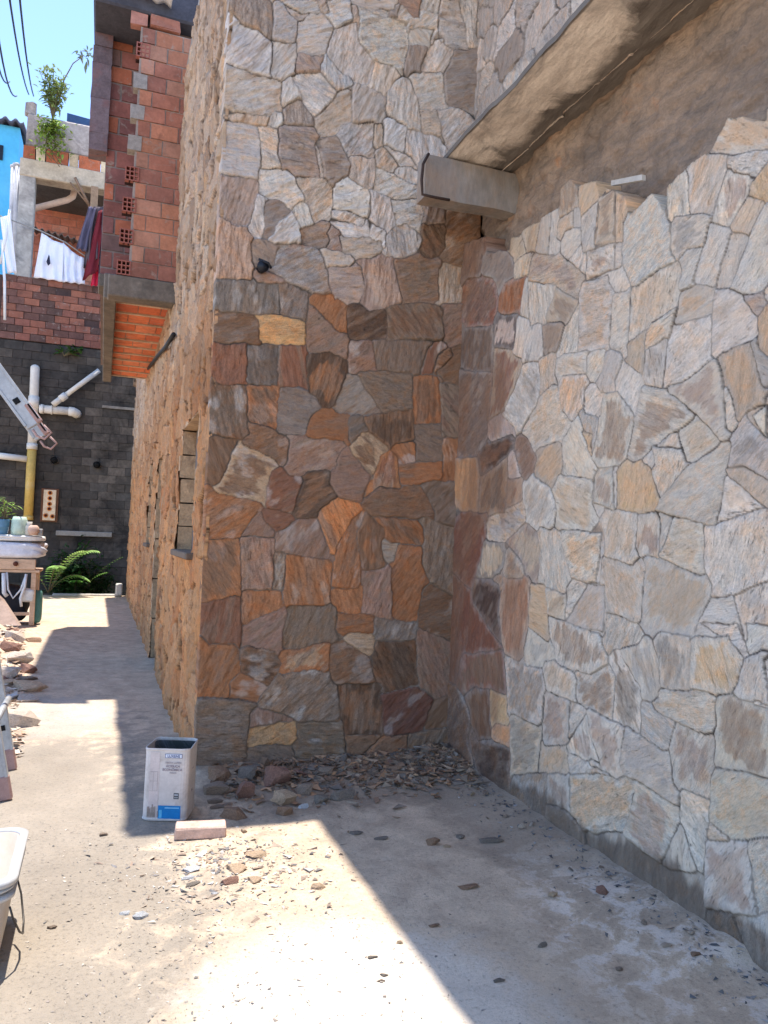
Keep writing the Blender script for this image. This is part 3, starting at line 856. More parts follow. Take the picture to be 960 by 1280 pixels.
# side wall along the alley: rougher, ledgy cladding with a window, a door and a far window
rr = random.Random(12)
def pick_side(u, v):
    if v > 3.3 + .3 * math.sin(u * 3): return rr.choice('pPptgs')
    if v > 2.4: return rr.choice('ttptbs')
    return rr.choice('ttyybotyto')
st = random_stones(4.7, 9.4, -.1, 4.4, .26, .30, pick_side, rr, lambda r: r.uniform(1.25, 1.9))
st += random_stones(9.4, 18.7, -.1, 4.4, .32, .22, pick_side, rr, lambda r: r.uniform(1.25, 1.9))
st += random_stones(4.7, 8.3, 4.4, 6.3, .26, .28, pick_side, rr, lambda r: r.uniform(1.25, 1.9))
us = np.concatenate([np.arange(4.798, 6.2, .010), np.arange(6.2, 9.5, .014), np.arange(9.5, 18.61, .03)]); vs = np.concatenate([np.arange(-.03, 4.6, .013), np.arange(4.62, H0, .025)])
U, V, h, col, gco, e = clad(us, vs, st, 99, joint=.004, depth=.02, rnd=.008, tilt=.08, offs=.010, grain=.019, warp=.02, gstretch=2.4, mortar=(84, 68, 56), squash=lambda u, v: .62 + 0 * v, desat=.8, soft=.5)
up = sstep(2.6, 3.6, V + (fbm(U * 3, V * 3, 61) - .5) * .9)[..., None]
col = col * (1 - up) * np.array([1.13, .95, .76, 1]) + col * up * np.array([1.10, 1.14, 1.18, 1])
h = (h + .012) * (.25 + .75 * sstep(4.79, 4.86, U))
OPEN = [(5.42, 6.58, 1.335, 2.33), (8.62, 9.42, -1, 2.34), (10.35, 11.15, 1.32, 2.42)]
uc = (us[:-1] + us[1:]) / 2; vc = (vs[:-1] + vs[1:]) / 2
keep = np.ones((len(uc), len(vc)), bool)
for a, b, c, d in OPEN: keep &= ~((uc[:, None] > a) & (uc[:, None] < b) & (vc[None] > c) & (vc[None] < d))
P = np.stack([SIDE_X - h, U, V], -1)
first = lambda A: np.concatenate([A[:1], A], 0)
P = first(P).copy(); P[0, :, 0] += .02; keep = first(keep); col, gco, e = first(col), first(gco), first(e)
grid_mesh('stone_wall', P - house_loc, M_STONE, house, col, gco, e, keep)
M_JAMB = plain('jamb_stone', (186, 154, 120), .9, .3, 9, .8, .02, dirt=((96, 74, 58), .5, .6))
M_GREYWOOD = plain('grey_board', (120, 112, 106), .85, .22, 6, .5, .004, stretch=(4, 4, .5))
M_DARKWOOD = plain('dark_door_wood', (52, 44, 40), .8, .3, 8, .4, .004, stretch=(3, 3, .4))
M_SILL = plain('sill_cement', (108, 92, 78), .9, .2, 12, .5, .004)
def opening(name, a, b, c, d, panel, pm, sill=True, rev=.14, bars=0):
    f = MB(); x0, x1 = SIDE_X + .004, SIDE_X + rev; n = 5
    for k in range(n):                                            # rough stone reveals
        z0 = c + (d - c) * k / n; z1 = c + (d - c) * (k + 1) / n - .012
        f.box((x0 - rr.uniform(0, .02), b - .002, z0), (x1, b + .08, z1), jit=.006); f.box((x0 - rr.uniform(0, .02), a - .08, z0), (x1, a + .002, z1), jit=.006)
    f.box((x0, a - .06, d), (x1, b + .06, d + .07), jit=.004)
    w = f.build(name, M_JAMB, house); w.location = -house_loc
    p = MB(); p.box((x1 - .03, a + .003, max(c, 0.005)), (x1 + .01, b - .003, d - .003))
    for q in range(bars): y = a + (b - a) * (q + .5) / bars; p.box((x1 - .042, y - .012, max(c, .01) + .01), (x1 - .031, y + .012, d - .02))
    p.build(panel, pm, w)
    if sill:
        s_ = MB(); s_.box((SIDE_X - .055, a - .04, c - .045), (x1 - .033, b + .04, c + .004), bev=.008); s_.build('sill', M_SILL, w)
    return w
opening('window', *OPEN[0], 'shutter', M_GREYWOOD)
dr = opening('door', 8.62, 9.42, 0, 2.34, 'door_leaf', M_DARKWOOD, sill=False, bars=5)
opening('window', *OPEN[2], 'shutter', M_GREYWOOD)
# dark cable hugging the wall below the soffit
c1 = on_x(217, 418, .545); c2 = on_x(197, 445, .55); c3 = on_x(178, 470, .56)
mb = MB(); mb.tube([c1, c1 * .55 + c2 * .45 + [0, 0, -.02], c2, c3], .022, 8); mb.build('conduit', plain('black_plastic', (34, 33, 34), .5, .2), house).location = -house_loc
# solid core, roof slab and eave (above the picture)
M_MORT = plain('mortar', (120, 110, 100), .95, .2, 8, .4, .006)
core = MB(); core.box((.76, 4.93, 0), (6, 18.5, H0 - .01)); core.box((2.47, -3, 0), (6, 4.93, H0 - .012))
core.build('wall_core', M_MORT, house).location = -house_loc
roof = MB(); roof.box((.60, 4.79, H0), (6, 18.6, H0 + .14)); roof.build('roof_slab', M_CONC, house).location = -house_loc
roof = MB(); roof.box((1.54, -3, H0 + .003), (6, 4.785, H0 + .12)); roof.build('eave_slab', M_CONC, house).location = -house_loc
# black pipe stub in the front wall, bent rebar by the beam, lath stuck in the bare wall
pc = on_y(327, 334, FRONT_Y - .03)
mb = MB(); mb.tube([pc + [0, .06, 0], pc + [0, -.05, -.01]], [.030, .032], 14)
mb.tube([pc + [0, -.047, -.01], pc + [0, -.056, -.011]], [.037, .037], 14); mb.tube([pc + [-.03, -.05, .03], pc + [.03, -.062, .01], pc + [.05, -.06, -.02]], .008, 6)
mb.build('pipe_stub', plain('black_pipe', (28, 30, 36), .4, .2, 20, .2), house).location = -house_loc
rb = [on_y(*q, 4.30) for q in ((536, 192), (529, 205), (527, 225), (528, 243), (545, 247), (562, 250))]
mb = MB(); mb.tube(rb, .009, 7); mb.build('rebar', plain('rusty_steel', (62, 48, 42), .7, .3, 30), house).location = -house_loc
la, lb = on_x(768, 233, 2.33), on_x(807, 226, 2.27)
mb = MB(); d = lb - la; mb.sheet(np.array([[la, lb], [la + [0, 0, .026], lb + [0, 0, .026]]]), (-.02, 0, 0), smooth=False); mb.build('lath', plain('pale_lath', (182, 176, 166), .8, .15), house).location = -house_loc
# ------------------------------------------------------------------ ground
def ground_material():
    t = NT('dusty_concrete', 0.95); oc = t.obj()
    n1 = t.noise(oc, 1.6, 6, .65, .5); n2 = t.noise(oc, 7, 6, .7, .4); n3 = t.noise(oc, 55, 5, .75); n4 = t.noise(oc, 190, 3, .7)
    col = t.mix(t.ramp(n2, [(.36, 0.), (.64, 1.)]), tuple(lin((160, 144, 127))), tuple(lin((186, 168, 148))))  # slab tone raised to brighten the shaded floor against the sunlit sand
    sx = t.n('ShaderNodeSeparateXYZ'); t.l(oc, sx.inputs[0]); X, Y = sx.outputs['X'], sx.outputs['Y']
    def blob(cx, cy, rx, ry, amp):                      # 1 inside a ragged patch centred there
        dx = t.math('DIVIDE', t.math('SUBTRACT', X, cx), rx); dy = t.math('DIVIDE', t.math('SUBTRACT', Y, cy), ry)
        d = t.math('SQRT', t.math('ADD', t.math('MULTIPLY', dx, dx), t.math('MULTIPLY', dy, dy)))
        d = t.math('ADD', d, t.math('MULTIPLY', t.math('SUBTRACT', n2, .5), amp)); d = t.math('ADD', d, t.math('MULTIPLY', t.math('SUBTRACT', n1, .5), amp))
        return t.ramp(d, [(.62, 1.), (1.0, 0.)])
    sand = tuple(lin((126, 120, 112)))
    col = t.mix(t.math('MULTIPLY', blob(-.3, 3.9, 1.0, 3.2, 1.2), .85), col, sand)       # sandy strip left, its colour darkened to offset the full sun there
    col = t.mix(t.math('MULTIPLY', blob(.85, 2.3, .62, .62, 1.0), .85), col, tuple(lin((198, 188, 176))))  # cement dust
    col = t.mix(t.math('MULTIPLY', blob(-.25, 6.6, .5, .8, 1.0), .7), col, tuple(lin((166, 158, 150))))
    col = t.mix(t.math('MULTIPLY', blob(1.5, 4.5, 1.2, .55, .9), .8), col, tuple(lin((138, 124, 110))))   # slate grit at the wall foot
    col = t.mix(t.math('MULTIPLY', blob(2.15, 3.6, .45, 1.5, .9), .7), col, tuple(lin((140, 127, 114))))
    chalk = t.math('MULTIPLY', blob(2.0, 2.5, .45, .9, 1.2), t.ramp(n2, [(.5, 0.), (.58, 1.)]))
    col = t.mix(t.math('MULTIPLY', chalk, .45), col, tuple(lin((200, 196, 194))))
    col = t.mix(1.0, col, t.ramp(n1, [(.3, .86), (.7, 1.12)]), 'MULTIPLY')
    col = t.mix(1.0, col, t.ramp(n3, [(.30, .62), (.45, 1.0), (.75, 1.12)]), 'MULTIPLY')
    col = t.mix(1.0, col, t.ramp(n4, [(.30, .62), (.42, 1.0)]), 'MULTIPLY')
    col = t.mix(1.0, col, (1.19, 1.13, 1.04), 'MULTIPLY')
    t.color(col); t.bump(t.math('ADD', n3, t.math('MULTIPLY', n4, .4)), .55, .012)
    return t.m
gx = np.concatenate([[-600, -60, -12, -6], np.arange(-3.2, 2.45, .035), [4, 8, 20, 80, 600]])
gy = np.concatenate([[-600, -60, -8, -1], np.arange(.6, 8, .035), np.arange(8, 18.55, .05)])
gy = np.concatenate([gy, [18.6]])
U, V = np.meshgrid(gx, gy, indexing='ij')
inn = (np.abs(U) < 3.3) & (V > .5)
Z = np.where(inn, (fbm(U * 1.3, V * 1.3, 5) - .5) * .02 + (fbm(U * 8, V * 8, 6, 4) - .5) * .014, 0.0)
bank = np.clip(1 - (4.80 - V) / (.55 + .25 * fbm(U * 3, V, 8)), 0, 1) * (U > .5) * (V < 4.9)          # rubble banked against the front wall
bank2 = np.clip(1 - (2.28 - U) / (.28 + .25 * fbm(U, V * 3, 9)), 0, 1) * (V > 2.2) * (V < 4.9)
pile = np.exp(-((U + 1.5) / .75) ** 2) * sstep(5.6, 6.6, V) * (1 - sstep(11.2, 12.2, V))
Z += inn * (.065 * bank ** 1.2 + .04 * bank2 + .16 * pile * (.5 + fbm(U * 5, V * 5, 14))) * (0.7 + .6 * fbm(U * 14, V * 14, 10))
GZ = Z
def gz(x, y):
    i = int(np.clip(np.searchsorted(gx, x), 0, len(gx) - 1)); j = int(np.clip(np.searchsorted(gy, y), 0, len(gy) - 1)); return float(GZ[i, j])
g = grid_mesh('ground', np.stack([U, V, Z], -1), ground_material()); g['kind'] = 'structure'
mb = MB(); mb.box((-600, 18.61, -.9), (600, 700, -.35)); tag(mb.build('terrain', plain('dark_soil', (70, 60, 48), .95, .3, 3)), kind='structure')
# raised cement lip at the alley's end
mb = MB(); mb.box((-.95, 18.45, -.2), (.5, 18.62, .035), bev=.012); mb.box((.36, 18.2, .03), (.5, 18.61, .28), bev=.02)
tag(mb.build('kerb', plain('cement_lip', (186, 178, 166), .9, .2, 8)), 'low pale cement kerb at the far end of the alley', 'kerb')

# ------------------------------------------------------------------ brick helpers
def bricks(mb, O, ux, uz, n, W, Hh, course, length, mortar, pick, thick=.12, skip=None, depth_jit=.006, rng=RNG, miss=0.0, shade=None):
    O, ux, uz, n = (np.array(v, float) for v in (O, ux, uz, n)); rows = int(round(Hh / course))
    for r in range(rows):
        u = -(length / 2 if r % 2 else 0) - rng.uniform(0, .03)
        while u < W:
            a, b = max(u, 0), min(u + length - mortar, W); u += length
            if b - a < .03: continue
            if (skip and skip(a, b, r)) or rng.random() < miss: continue
            z0, z1 = r * course, r * course + course - mortar; d = rng.uniform(-depth_jit, depth_jit)
            V8 = [O + ux * (p + rng.uniform(-.003, .003)) + uz * (q + rng.uniform(-.003, .003)) + n * w for p in (a, b) for w in (d, -thick) for q in (z0, z1)]
            mb.add(V8, [(0, 1, 3, 2), (4, 6, 7, 5), (0, 4, 5, 1), (2, 3, 7, 6), (0, 2, 6, 4), (1, 5, 7, 3)], lin(pick(rng)) * rng.uniform(.82, 1.15) * (shade(a, r * course) if shade else 1))
def red(rng): return rng.choice([(172, 114, 88), (160, 104, 84), (178, 120, 92), (150, 100, 84), (168, 120, 98)])

# ------------------------------------------------------------------ brick upper storey jutting out over the alley
bh = empty('brick_house', (.3, 8.2, 3.9), 'unfinished red hollow brick upper storey jutting over the alley', 'house'); bl = np.array(bh.location)
BY = 8.15; crs, bz = .1625, 4.06
mb = MB()
def teeth(a, b, r): return a < .10 if r % 2 == 0 else False
x0 = .015
bricks(mb, (x0 + .14, BY, bz), (1, 0, 0), (0, 0, 1), (0, -1, 0), .52, 2.60, crs, .275, .012, red)
mb.box((x0 + .12, BY + .012, bz), (.70, BY + .2, bz + 2.60), lin((150, 136, 126)))
mb.build('brick_wall', M_BRICK, bh).location = -bl
M_HOLLOW = plain('hollow_brick', (255, 255, 255), .9, .25, 20, .4, .004, attr=True)
for k in range(16):                                                 # toothed edge: end blocks, every other one showing its cells
    z0 = bz + k * crs; sh = x0 + .006 * k
    mb = MB()
    if k % 2 == 0:
        c = lin((150, 92, 80)); w, hh = .135, crs - .014; xa, xb = sh, sh + w
        if k in (0, 2, 4, 6, 14):
            fr = .012; mb.box((xa, BY + .05, z0), (xb, BY + .12, z0 + hh), lin((46, 26, 24)))
            for i in range(4): x = xa + (w - fr) * i / 3; mb.box((x, BY - .012, z0), (x + fr, BY + .05, z0 + hh), c)
            for i in range(4): z = z0 + (hh - fr) * i / 3; mb.box((xa + fr, BY - .010, z), (xb - fr, BY + .049, z + fr), c)
        else:
            mb.box((xa, BY - .008, z0), (xb, BY + .12, z0 + hh), lin((150, 142, 134)), jit=.006)
        mb.build('end_block', M_HOLLOW, bh).location = -bl
mb = MB()
bricks(mb, (-.145, 8.75, 4.13), (1, 0, 0), (0, 0, 1), (0, -1, 0), .33, 2.8, .185, .26, .02, lambda r: r.choice([(140, 88, 78), (128, 84, 78), (170, 100, 74), (120, 92, 86)]))
mb.box((-.15, 8.765, 4.12), (.4, 8.9, 7.0), lin((132, 118, 112)))
mb.build('brick_wall', M_BRICK, bh).location = -bl
mb = MB()
for k in range(9): mb.box((-.32 + RNG.uniform(-.012, .006), 8.66, 5.52 + k * .19), (-.135, 8.9, 5.52 + (k + 1) * .19), lin((112, 96, 98)) * RNG.uniform(.8, 1.1), jit=.006)
mb.build('column', plain('worn_column', (255, 255, 255), .9, .3, 8, .6, .01, attr=True, dirt=((140, 84, 76), .55, .5)), bh).location = -bl
mb = MB(); mb.box((-.06, BY - .01, 3.835), (.70, BY + .20, 4.055), bev=.012); mb.box((-.16, 8.64, 4.06), (.10, 8.95, 4.20), bev=.01)
mb.box((-.10, BY + .2, 3.86), (.03, 13.1, 4.12), bev=.01); mb.build('ring_beam', plain('mossy_beam', (112, 102, 92), .9, .3, 5, .6, .01, dirt=((70, 66, 58), .5, .6)), bh).location = -bl
mb = MB()                                                           # ceiling of clay tiles with cement lines
ny = 11
for j in range(ny):
    y0 = BY + .30 + j * .425
    x = .032 + (.0 if j % 2 else -.1)
    while x < .60:
        a, b = max(x, .032), min(x + .235, .60); x += .245
        if b - a < .02: continue
        mb.box((a, y0, 3.99 + RNG.uniform(-.006, .006)), (b, y0 + .385, 4.06), lin(RNG.choice([(212, 118, 78), (204, 108, 70), (196, 104, 72), (216, 128, 90)])))
    mb.box((.03, y0 + .385, 3.972 + RNG.uniform(-.004, .004)), (.60, y0 + .425, 4.058), lin((190, 168, 142)))
mb.box((.03, BY + .2, 4.0), (.61, 13.1, 4.1), lin((150, 120, 100)))
mb.build('tile_ceiling', M_BRICK, bh).location = -bl
mb = MB(); mb.box((.19, BY + .2, 4.125), (.7, 8.78, 7.0), lin((120, 100, 92))); mb.box((-.14, 8.905, 4.125), (.7, 13.1, 7.0), lin((120, 100, 92))); mb.build('wall_core', M_ATTR, bh).location = -bl
# (top) dark slab, loose brick course, pale corrugated sheet
mb = MB(); mb.box((-.33, BY - .02, bz + 2.74), (.75, 8.95, bz + 3.05), bev=.02); mb.build('roof_beam', plain('dark_slab', (70, 70, 78), .9, .3, 5, .5, .01), bh).location = -bl
mb = MB(); mb.box((.22, BY - .03, bz + 2.615), (.52, BY + .12, bz + 2.735), lin((150, 100, 84)), jit=.008, bev=.01); mb.box((.03, BY, bz + 2.605), (.20, BY + .1, bz + 2.735), lin((168, 118, 104)), jit=.006)
mb.build('loose_brick', M_BRICK, bh).location = -bl
a = np.linspace(-.25, .42, 34); b = np.linspace(BY - .20, BY - .03, 4); U, V = np.meshgrid(a, b, indexing='ij')
mb = MB(); mb.sheet(np.stack([U, V, bz + 2.92 - .10 * (U + .25) + .018 * np.sin(U * 40)], -1), (0, 0, .015)); mb.build('roof_sheet', plain('fibre_cement', (196, 196, 198), .8, .15), bh).location = -bl

# ------------------------------------------------------------------ dark block wall closing the alley
bw = empty('block_wall', (-.8, 19.7, -.4), 'dark stained concrete block wall closing the far end of the alley', 'wall'); wl = np.array(bw.location)
BW = 19.6
M_BLOCK = plain('stained_block', (255, 255, 255), .95, .35, 2.2, .6, .012, attr=True, dirt=((34, 32, 31), .5, .75))
mb = MB()
def blockc(rng): return rng.choice([(78, 71, 65), (82, 75, 68), (74, 69, 64), (86, 78, 70)])
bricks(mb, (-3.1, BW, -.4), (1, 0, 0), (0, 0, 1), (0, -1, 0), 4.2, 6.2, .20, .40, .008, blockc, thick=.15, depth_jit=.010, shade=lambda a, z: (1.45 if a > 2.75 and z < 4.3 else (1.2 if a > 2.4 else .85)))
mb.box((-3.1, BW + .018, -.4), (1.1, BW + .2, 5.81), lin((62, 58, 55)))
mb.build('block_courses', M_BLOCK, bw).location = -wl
mb = MB()
bricks(mb, (-2.42, BW - .02, 5.83), (1, 0, 0), (0, 0, 1), (0, -1, 0), 2.6, 1.5, .167, .33, .013, lambda r: r.choice([(142, 90, 72), (132, 84, 70), (150, 96, 76), (112, 78, 68), (92, 68, 60)]), thick=.15, depth_jit=.012, miss=.03)
mb.box((-3.1, BW + .008, 5.82), (1.1, BW + .2, 7.30), lin((76, 58, 54)))
mb.build('brick_courses', M_BRICK, bw).location = -wl
mb = MB()
for (px, py) in ((68, 575), (121, 581)):
    c = on_y(px, py, BW); mb.tube([c + [0, .05, 0], c + [0, -.09, -.01]], .085, 16, lin((150, 146, 140)), caps=False); mb.tube([c + [0, .0, 0], c + [0, -.085, -.01]], .072, 16, lin((14, 13, 13)))
mb.build('pipe_stub', M_ATTR, bw).location = -wl
mb = MB(); v0, v1 = on_y(54, 612, BW), on_y(70, 651, BW)
mb.box((v0[0] - .03, BW - .05, v1[2] - .03), (v1[0] + .03, BW - .012, v0[2] + .03), lin((112, 74, 52))); mb.box((v0[0] + .02, BW - .085, v1[2]), (v1[0] - .02, BW - .052, v0[2]), lin((222, 196, 162)), bev=.02)
for k, (fx, fz) in enumerate(((.5, .9), (.5, .72), (.5, .54), (.5, .38), (.28, .16), (.74, .14))):
    c = np.array([v0[0] + (v1[0] - v0[0]) * fx, BW - .084, v1[2] + (v0[2] - v1[2]) * fz])
    mb.tube([c, c - [0, .012, 0]], .052, 12, lin((214, 132, 66))); mb.tube([c - [0, .002, 0], c - [0, .018, 0]], .032, 12, lin((66, 24, 20)))
mb.build('vent_block', M_ATTR, bw).location = -wl
mb = MB(); l0, l1 = on_y(70, 664, BW - .06), on_y(140, 669, BW - .06); mb.box((l0[0], BW - .12, l1[2] - .05), (l1[0], BW - .012, l0[2] + .02), bev=.01); mb.build('ledge', M_CONC, bw).location = -wl
l0, l1 = on_y(128, 505, BW - .03), on_y(172, 512, BW - .03); mb = MB(); mb.box((l0[0], BW - .05, l1[2] - .03), (.9, BW - .012, l1[2] + .03)); mb.build('ledge', M_CONC, bw).location = -wl

# pipes on the block wall
M_PVC = plain('old_pvc', (214, 206, 194), .5, .12, 3, .2, .002, dirt=((170, 150, 120), .55, .5))
M_YEL = plain('yellowed_pvc', (206, 168, 88), .5, .18, 3, .2, .002, dirt=((190, 178, 150), .55, .6))
PY = BW - .14
dp = empty('drain_pipe', on_y(35, 650, PY), 'thick white drain pipe with a capped top and yellowed lower half on the dark wall', 'pipe'); dl = np.array(dp.location)
p0, p1, p2 = on_y(44, 457, PY), on_y(40, 560, PY), on_y(35, 650, PY)
mb = MB(); tp_ = [p0 + [-.0, 0, .0], p0 + [0, 0, -.05], p1]; mb.tube([p0 + [0, 0, .02], p0, p0 - [0, 0, .03], p0 - [0, 0, .08], p1], [.03, .07, .095, .10, .10], 16); mb.build('upper_pipe', M_PVC, dp).location = -dl
mb = MB(); mb.tube([p1 - (p2 - p1) * .06, p1 + (p2 - p1) * .02], [.118, .118], 16); mb.build('coupling', M_PVC, dp).location = -dl
mb = MB(); q = on_y(42, 502, PY); mb.tube([q + [0, 0, .12], q - [0, 0, .15]], .118, 16); mb.build('coupling', M_PVC, dp).location = -dl
mb = MB(); mb.tube([p1, p2], .10, 16); mb.tube([p2 + [0, 0, .1], p2], .112, 16); mb.build('lower_pipe', M_YEL, dp).location = -dl
hp = empty('branch_pipe', on_y(48, 511, PY), 'short horizontal white pipe with an elbow branching off the drain pipe', 'pipe'); hl = np.array(hp.location)
a0, a1 = on_y(49, 511, PY - .02), on_y(86, 514, PY - .02); mb = MB(); mb.tube([a0, a1], .095, 14); mb.build('tube', M_PVC, hp).location = -hl
mb = MB(); mb.tube([a1, a1 + [.09, 0, -.005], a1 + [.16, .06, -.03], a1 + [.17, .16, -.03]], .108, 14); mb.build('elbow', M_PVC, hp).location = -hl
for P_ in ([a0 + [.03, 0, 0], a0 + [.10, 0, 0]], [a0 * .6 + a1 * .4, a0 * .55 + a1 * .45]): mb = MB(); mb.tube(P_, .112, 14); mb.build('coupling', M_PVC, hp).location = -hl
gp = empty('waste_pipe', on_y(124, 463, PY), 'thin slanting white pipe running up to the clay tile ceiling', 'pipe'); g_ = np.array(gp.location)
a0, a1 = on_y(66, 506, PY - .1), on_y(124, 463, PY - .1); mb = MB(); mb.tube([a0, a0 + (a1 - a0) * .2], .07, 12); mb.tube([a0 + (a1 - a0) * .16, a0 + (a1 - a0) * .28], .088, 12); mb.tube([a0 + (a1 - a0) * .2, a1], .06, 12); mb.build('tube', M_PVC, gp).location = -g_
sp = MB(); a0, a1 = on_y(-14, 568, PY), on_y(34, 574, PY); sp.tube([a0, a1], .075, 12)
tag(sp.build('side_pipe', M_PVC), 'grey white horizontal pipe meeting the drain pipe from the left edge', 'pipe')

# ------------------------------------------------------------------ unfinished balcony house on top of the block wall
ba = empty('balcony_house', (-1.3, 20, 7.3), 'unfinished grey concrete balcony with clay block course above the block wall', 'house'); al_ = np.array(ba.location)
M_RAW = plain('raw_concrete', (176, 168, 158), .9, .28, 2.2, .5, .012, dirt=((88, 82, 82), .5, .75))
mb = MB(); mb.box((-2.19, 19.6, 7.3), (-1.85, 19.95, 9.72), bev=.02); mb.build('column', M_RAW, ba).location = -al_
mb = MB(); mb.box((-2.2, 19.58, 9.70), (-.1, 19.98, 10.12), bev=.02); mb.build('beam', plain('cream_beam', (188, 172, 150), .9, .25, 3, .5, .01, dirt=((120, 104, 90), .55, .6)), ba).location = -al_
mb = MB(); x = -2.15
for w, c in ((.28, (168, 96, 66)), (.22, (222, 200, 166)), (.50, (176, 100, 70)), (.22, (190, 168, 138)), (.50, (182, 104, 72)), (.22, (214, 192, 158)), (.5, (172, 98, 70))):
    mb.box((x, 19.62, 10.125), (x + w - .02, 19.9, 10.44), lin(c), jit=.008); x += w
mb.build('block_course', M_BRICK, ba).location = -al_
mb = MB(); mb.box((-2.12, 19.64, 10.445), (-.1, 19.92, 11.24), bev=.05, jit=.02); mb.box((-2.16, 19.7, 11.2), (-1.94, 19.9, 11.56), bev=.05, jit=.02)
mb.build('parapet', plain('mouldy_render', (168, 156, 148), .95, .3, 2.5, .6, .015, dirt=((74, 70, 76), .47, .8)), ba).location = -al_
mb = MB(); mb.box((-2.15, 19.95, 9.9), (.4, 22.1, 10.08)); mb.build('ceiling', plain('dark_ceiling', (96, 88, 82), .95, .3, 3), ba).location = -al_
mb = MB(); mb.box((-2.4, 19.61, 7.29), (.4, 22.1, 7.34)); mb.build('floor_slab', M_CONC, ba).location = -al_
mb = MB(); bricks(mb, (-2.4, 22.0, 7.35), (1, 0, 0), (0, 0, 1), (0, -1, 0), 2.8, 2.55, .2, .4, .014, lambda r: r.choice([(196, 122, 94), (184, 110, 86), (200, 130, 104)]))
mb.box((-2.4, 22.015, 7.35), (.4, 22.15, 9.9), lin((150, 120, 104))); mb.build('brick_wall', M_BRICK, ba).location = -al_
mb = MB(); a = np.linspace(-2.0, .2, 90); b = np.linspace(20.9, 21.95, 4); U, V = np.meshgrid(a, b, indexing='ij')
mb.sheet(np.stack([U, V, 8.98 + (V - 20.9) * .22 - (U + 2) * .13 + .035 * np.sin(U * 42)], -1), (0, 0, .02)); mb.build('corrugated_sheet', plain('old_sheet', (130, 116, 106), .9, .25, 6), ba).location = -al_
q = [on_y(*v, 20.3) for v in ((38, 262), (84, 250), (91, 246), (93, 238), (93, 226))]; mb = MB(); mb.tube(q, .075, 12); mb.build('pipe', plain('pinkish_pvc', (206, 178, 160), .6, .15), ba).location = -al_
q = on_y(94, 222, 19.5), on_y(112, 258, 19.5); mb = MB(); mb.tube(q, .035, 7); mb.tube([on_y(88, 228, 19.5), q[1]], .02, 7); mb.build('wooden_prop', plain('weathered_wood', (130, 104, 84), .9), ba).location = -al_
mb = MB(); q = on_y(120, 232, 19.4), on_y(118, 262, 19.4); mb.box((q[1][0] - .1, 19.45, q[1][2]), (q[1][0] + .06, 19.57, q[0][2])); mb.build('post', plain('weathered_post', (150, 124, 100), .9), ba).location = -al_
# dark blue panel standing behind the parapet
a = on_y(84, 141, 20.6); b = on_y(124, 152, 20.6); mb = MB(); mb.sheet(np.array([[a + [0, 0, -1.0], a], [b + [0, 0, -1.0], b]]), (0, .06, 0), smooth=False)
tag(mb.build('roof_panel', plain('blue_panel', (58, 84, 120), .5, .15)), 'dark blue panel standing behind the mouldy parapet', 'panel')

# blue house further back
bl_ = empty('blue_house', (-4, 27, 6), 'bright blue painted house with a dark corrugated roof edge at the far left', 'house'); q_ = np.array(bl_.location); BB = 26.0
tr = on_y(25, 160, BB); mb = MB(); mb.box((-8, BB, 0), (tr[0], BB + 4, tr[2])); mb.build('wall', plain('blue_paint', (84, 176, 214), .7, .10, 1.5, .2, .01, dirt=((120, 190, 214), .55, .4)), bl_).location = -q_
a = np.linspace(-8, tr[0] + .12, 120); b = np.linspace(BB - .25, BB + 4, 4); U, V = np.meshgrid(a, b, indexing='ij'); mb = MB()
mb.sheet(np.stack([U, V, tr[2] + .05 + (V - BB) * .2 + .06 * np.sin(U * 22) - (U - tr[0]) * .02], -1), (0, 0, .10)); mb.build('roof', plain('dark_sheet', (78, 80, 92), .8, .2), bl_).location = -q_
c = on_y(0, 190, BB); mb = MB(); mb.box((c[0] - .5, BB - .05, c[2] - .25), (c[0] + .09, BB + .02, c[2] + .2)); mb.build('window', plain('dark_window', (30, 34, 40), .3, .1), bl_).location = -q_
# pale poles in front of the blue house
for k, (x0_, y0_, x1_, y1_, r) in enumerate(((17, 208, 12, 330, .06), (21, 206, 18, 330, .07))):
    mb = MB(); mb.tube([on_y(x1_, y1_, 20.6), on_y(x0_, y0_, 20.6)], r, 10); mb.tube([on_y(x0_, y0_ + 2, 20.6), on_y(x0_, y0_ - 1, 20.6)], r * 1.3, 10)
    tag(mb.build('pole', plain('pale_pole', (190, 188, 190), .6, .15)), ('thinner' if k == 0 else 'thicker') + ' of two pale poles beside the balcony column', 'pole')

# overhead cables
for k, (a, b) in enumerate((((8, -30), (36, 118)), ((22, -30), (42, 120)), ((-6, 20), (21, 120)), ((-14, 20), (12, 102)))):
    p, q = on_y(*a, 12), on_y(*b, 23); mb = MB(); P = [p + (q - p) * t - np.array([0, 0, .9 * t * (1 - t) * (1 if k < 2 else 1.6)]) for t in np.linspace(0, 1, 9)]; mb.tube(P, .018, 6)
    tag(mb.build('cable', plain('cable_black', (52, 50, 56), .6, .1, 5, 0)), ('third black overhead cable from the balcony plant', 'second black overhead cable from the balcony plant', 'black overhead cable nearest the balcony plant', 'black overhead cable furthest from the plant, cut by the left edge')[(1, 2, 0, 3)[k]], 'cable', 'overhead cables')
